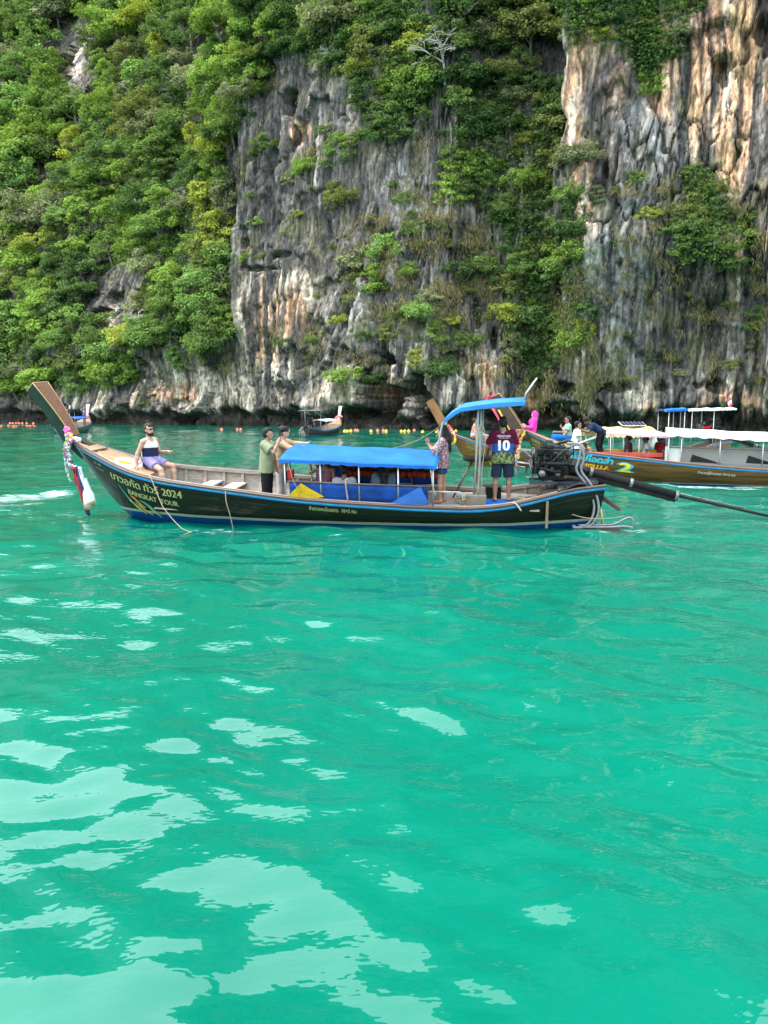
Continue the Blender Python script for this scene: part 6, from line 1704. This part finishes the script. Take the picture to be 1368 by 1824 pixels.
person('curly-haired man in navy top bending forward in the brown boat', s, at(M2, 3.62, -.15, 1.62, 172), 'dark', cloth('navy_top', (.012, .020, .048)), loose=.028, sleeve=.6, bottom=cloth('black_trousers', (.008, .008, .009)), leg=1.9, bloose=.03, hair=('curly', HAIR), fine=.015)
for i, (sx, c, lab) in enumerate(((2.75, (.05, .02, .03), 'passenger in dark maroon under the pink roof, nearest its front'), (2.2, (.40, .38, .38), 'passenger in white under the pink roof, between the maroon and red tops'), (1.75, (.20, .015, .018), 'passenger in red top under the pink roof, beside the grey panel'))):
    s = seated(H=1.66)
    person(lab, s, at(M2, sx, -.05 - .2 * i, .80, 150 + 20 * i), 'dark', cloth('p%d' % i, c), bottom=cloth('black_shorts', (.012, .012, .014)), hair=('short', HAIR), fine=.02)
s = seated(H=1.64, lean=(.12, 0), head=(.3, 0), armL=((.2, .15, -1), (.3, 0, -1)), armR=((.15, -.15, -1), (.2, -.1, -1)), legL=((.95, .1, .1), (.9, 0, -.2)), legR=((.9, -.1, .28), (.6, 0, -.75)), build=.92)
person('woman in pink backless top and pale shorts sitting on the boat behind', s, at(M3, 5.22, .1, 1.42, -10), 'fair', cloth('pink_top', (.45, .14, .12)), tank=True, neck_drop=.04, loose=.010, hem=.02, bottom=cloth('pale_shorts', (.34, .35, .38)), leg=.6, hair=('bun', HAIRB), fine=.016)
s = Person(1.72, lean=(.05, .12), head=(.2, .1), armL=((.75, .45, -.35), (.95, .1, -.12)), armR=((.35, -.35, -.9), (.75, .15, -.5)), build=1.0)
person('steersman in red long-sleeved shirt at the stern of the yellow-roofed boat', s, stand(s, at(M3, -4.85, -.1, .55, 172)), 'brown', cloth('red_shirt', (.36, .012, .018)), long_sleeve=True, loose=.036, bottom=cloth('navy_trousers', (.018, .020, .040)), leg=1.9, bloose=.03, hair=('short', HAIR), fine=.016, shoes=cloth('white_shoes', (.4, .4, .4)))
s = seated(H=1.70)
person('passenger in dark blue shirt seated under the stern roof of the yellow-roofed boat', s, at(M3, -2.62, .1, 1.08, 70), 'brown', cloth('royal_blue', (.010, .022, .10)), bottom=cloth('black_shorts', (.012, .012, .014)), hair=('short', HAIR), fine=.02)
o = empty('white_sack', 'white sack beside the dark blue passenger on the yellow-roofed boat', 'sack', mat=at(M3, -2.2, .5, .95)); b = MB(); b.ball((0, 0, .28), .28, 12, 8, (.8, .7, 1.1)); b.tube([(0, 0, .5), (.02, 0, .66)], [.08, .12], 8); b.build('sack_body', CANVAS_WHITE, o)
s = Person(1.72, armL=((.4, .3, -.9), (.8, 0, -.3)))
person('helmsman in black and blue standing at the stern of the boat near the cave', s, stand(s, at(M4, -3.7, .1, .6, 60)), 'brown', cloth('black_tee', (.012, .012, .013)), bottom=cloth('blue_shorts', (.02, .05, .14)), hair=('short', HAIR), fine=.03)
s = Person(1.68)
person('person in purple standing at the bow of the small boat far left', s, stand(s, at(M5, 4.2, -.2, .7, 60)), 'brown', cloth('purple', (.06, .03, .19)), long_sleeve=True, bottom=cloth('grey_trousers', (.1, .1, .11)), leg=1.9, hair=('short', cloth('straw_hat', (.30, .28, .26))), fine=.03)
# ---- swimmers in orange vests
VEST = cloth('orange_vest', (.50, .10, .03))
for i, (x, y, w) in enumerate(((2, 759.5, 'first from the left edge'), (15, 759, 'second from the left edge'), (25, 761, 'third from the left edge'), (29, 759.5, 'fourth from the left edge'), (49, 759.5, 'fifth from the left edge'), (54, 760, 'sixth from the left edge'), (62, 760, 'seventh from the left edge, nearest the dark prow'))):
    p = on_water(x, y); s = Person(1.7, armL=((.5, .9, -.1), (.8, .3, -.1)), armR=((.5, -.9, -.1), (.8, -.3, -.1)))
    person('swimmer in orange life vest, %s' % w, s, Matrix.Translation((p.x, p.y, -.30)) @ Matrix.Rotation(rng.uniform(0, 6), 4, 'Z'), 'tan', VEST, tank=True, loose=.06, bottom=cloth('black_shorts', (.012, .012, .014)), hair=('short', HAIR), fine=.034, group='swimmers in orange vests')
s = Person(1.7, armL=((.5, .9, -.1), (.8, .3, -.1)), armR=((.5, -.9, -.1), (.8, -.3, -.1))); p = on_water(89, 759)
person('swimmer in dark top close to the dark green prow', s, Matrix.Translation((p.x, p.y, -.45)), 'brown', cloth('black_tee', (.012, .012, .013)), bottom=cloth('black_shorts', (.012, .012, .014)), fine=.034)
# ---- marker buoys
def buoy_mesh(m):
    b = MB(); prof = [(0, -.22), (.10, -.20), (.20, -.10), (.24, .02), (.20, .14), (.10, .22), (.05, .26), (.05, .32), (0, .33)]
    for (r0, z0), (r1, z1) in zip(prof[:-1], prof[1:]):
        b.grid([[(max(r, .002) * math.cos(a), max(r, .002) * math.sin(a), z) for a in [k * math.pi / 6 for k in range(13)]] for r, z in ((r0, z0), (r1, z1))])
    return b.mesh('buoy_float', m)
BM = {'yellow': buoy_mesh(mat('buoy_yellow', (.52, .36, .02), .4)), 'coral': buoy_mesh(mat('buoy_coral', (.50, .12, .07), .4))}
BL = [(395, 766, 'coral'), (423, 766, 'coral'), (429, 766.3, 'coral'), (514, 767, 'coral'), (614, 769, 'yellow'), (619, 769.3, 'yellow'), (625, 768.6, 'yellow'), (633, 767.6, 'coral'), (637, 768, 'coral'), (661, 769, 'yellow'), (673, 768, 'coral'), (683, 768, 'coral'), (688, 769, 'yellow'), (715, 769.4, 'yellow'), (721, 769, 'yellow'), (728, 769, 'yellow'), (738, 767.4, 'coral'), (753, 770.5, 'yellow'), (778, 771, 'yellow'), (812, 769, 'yellow')]
cnt = {'yellow': 0, 'coral': 0}
for x, y, c in BL:
    p = on_water(x, y); cnt[c] += 1
    r_ = empty('marker_buoy', '%s marker buoy, %s of its colour from the left along the cliff foot' % (c, ORD[cnt[c] - 1]), 'buoy', 'marker buoys on the swimming line', loc=(p.x, p.y, .03))
    r_.scale = (.8, .8, .8)
    link(bpy.data.objects.new('buoy_float', BM[c]), r_)
for i, x in enumerate((18, 23, 29, 34, 40, 48, 60)):
    p = on_water(x, 755); r_ = empty('marker_buoy', 'small coral buoy behind the swimmers, %s from the left' % ORD[i], 'buoy', 'marker buoys on the swimming line', loc=(p.x, p.y, .03)); link(bpy.data.objects.new('buoy_float', BM['coral']), r_)
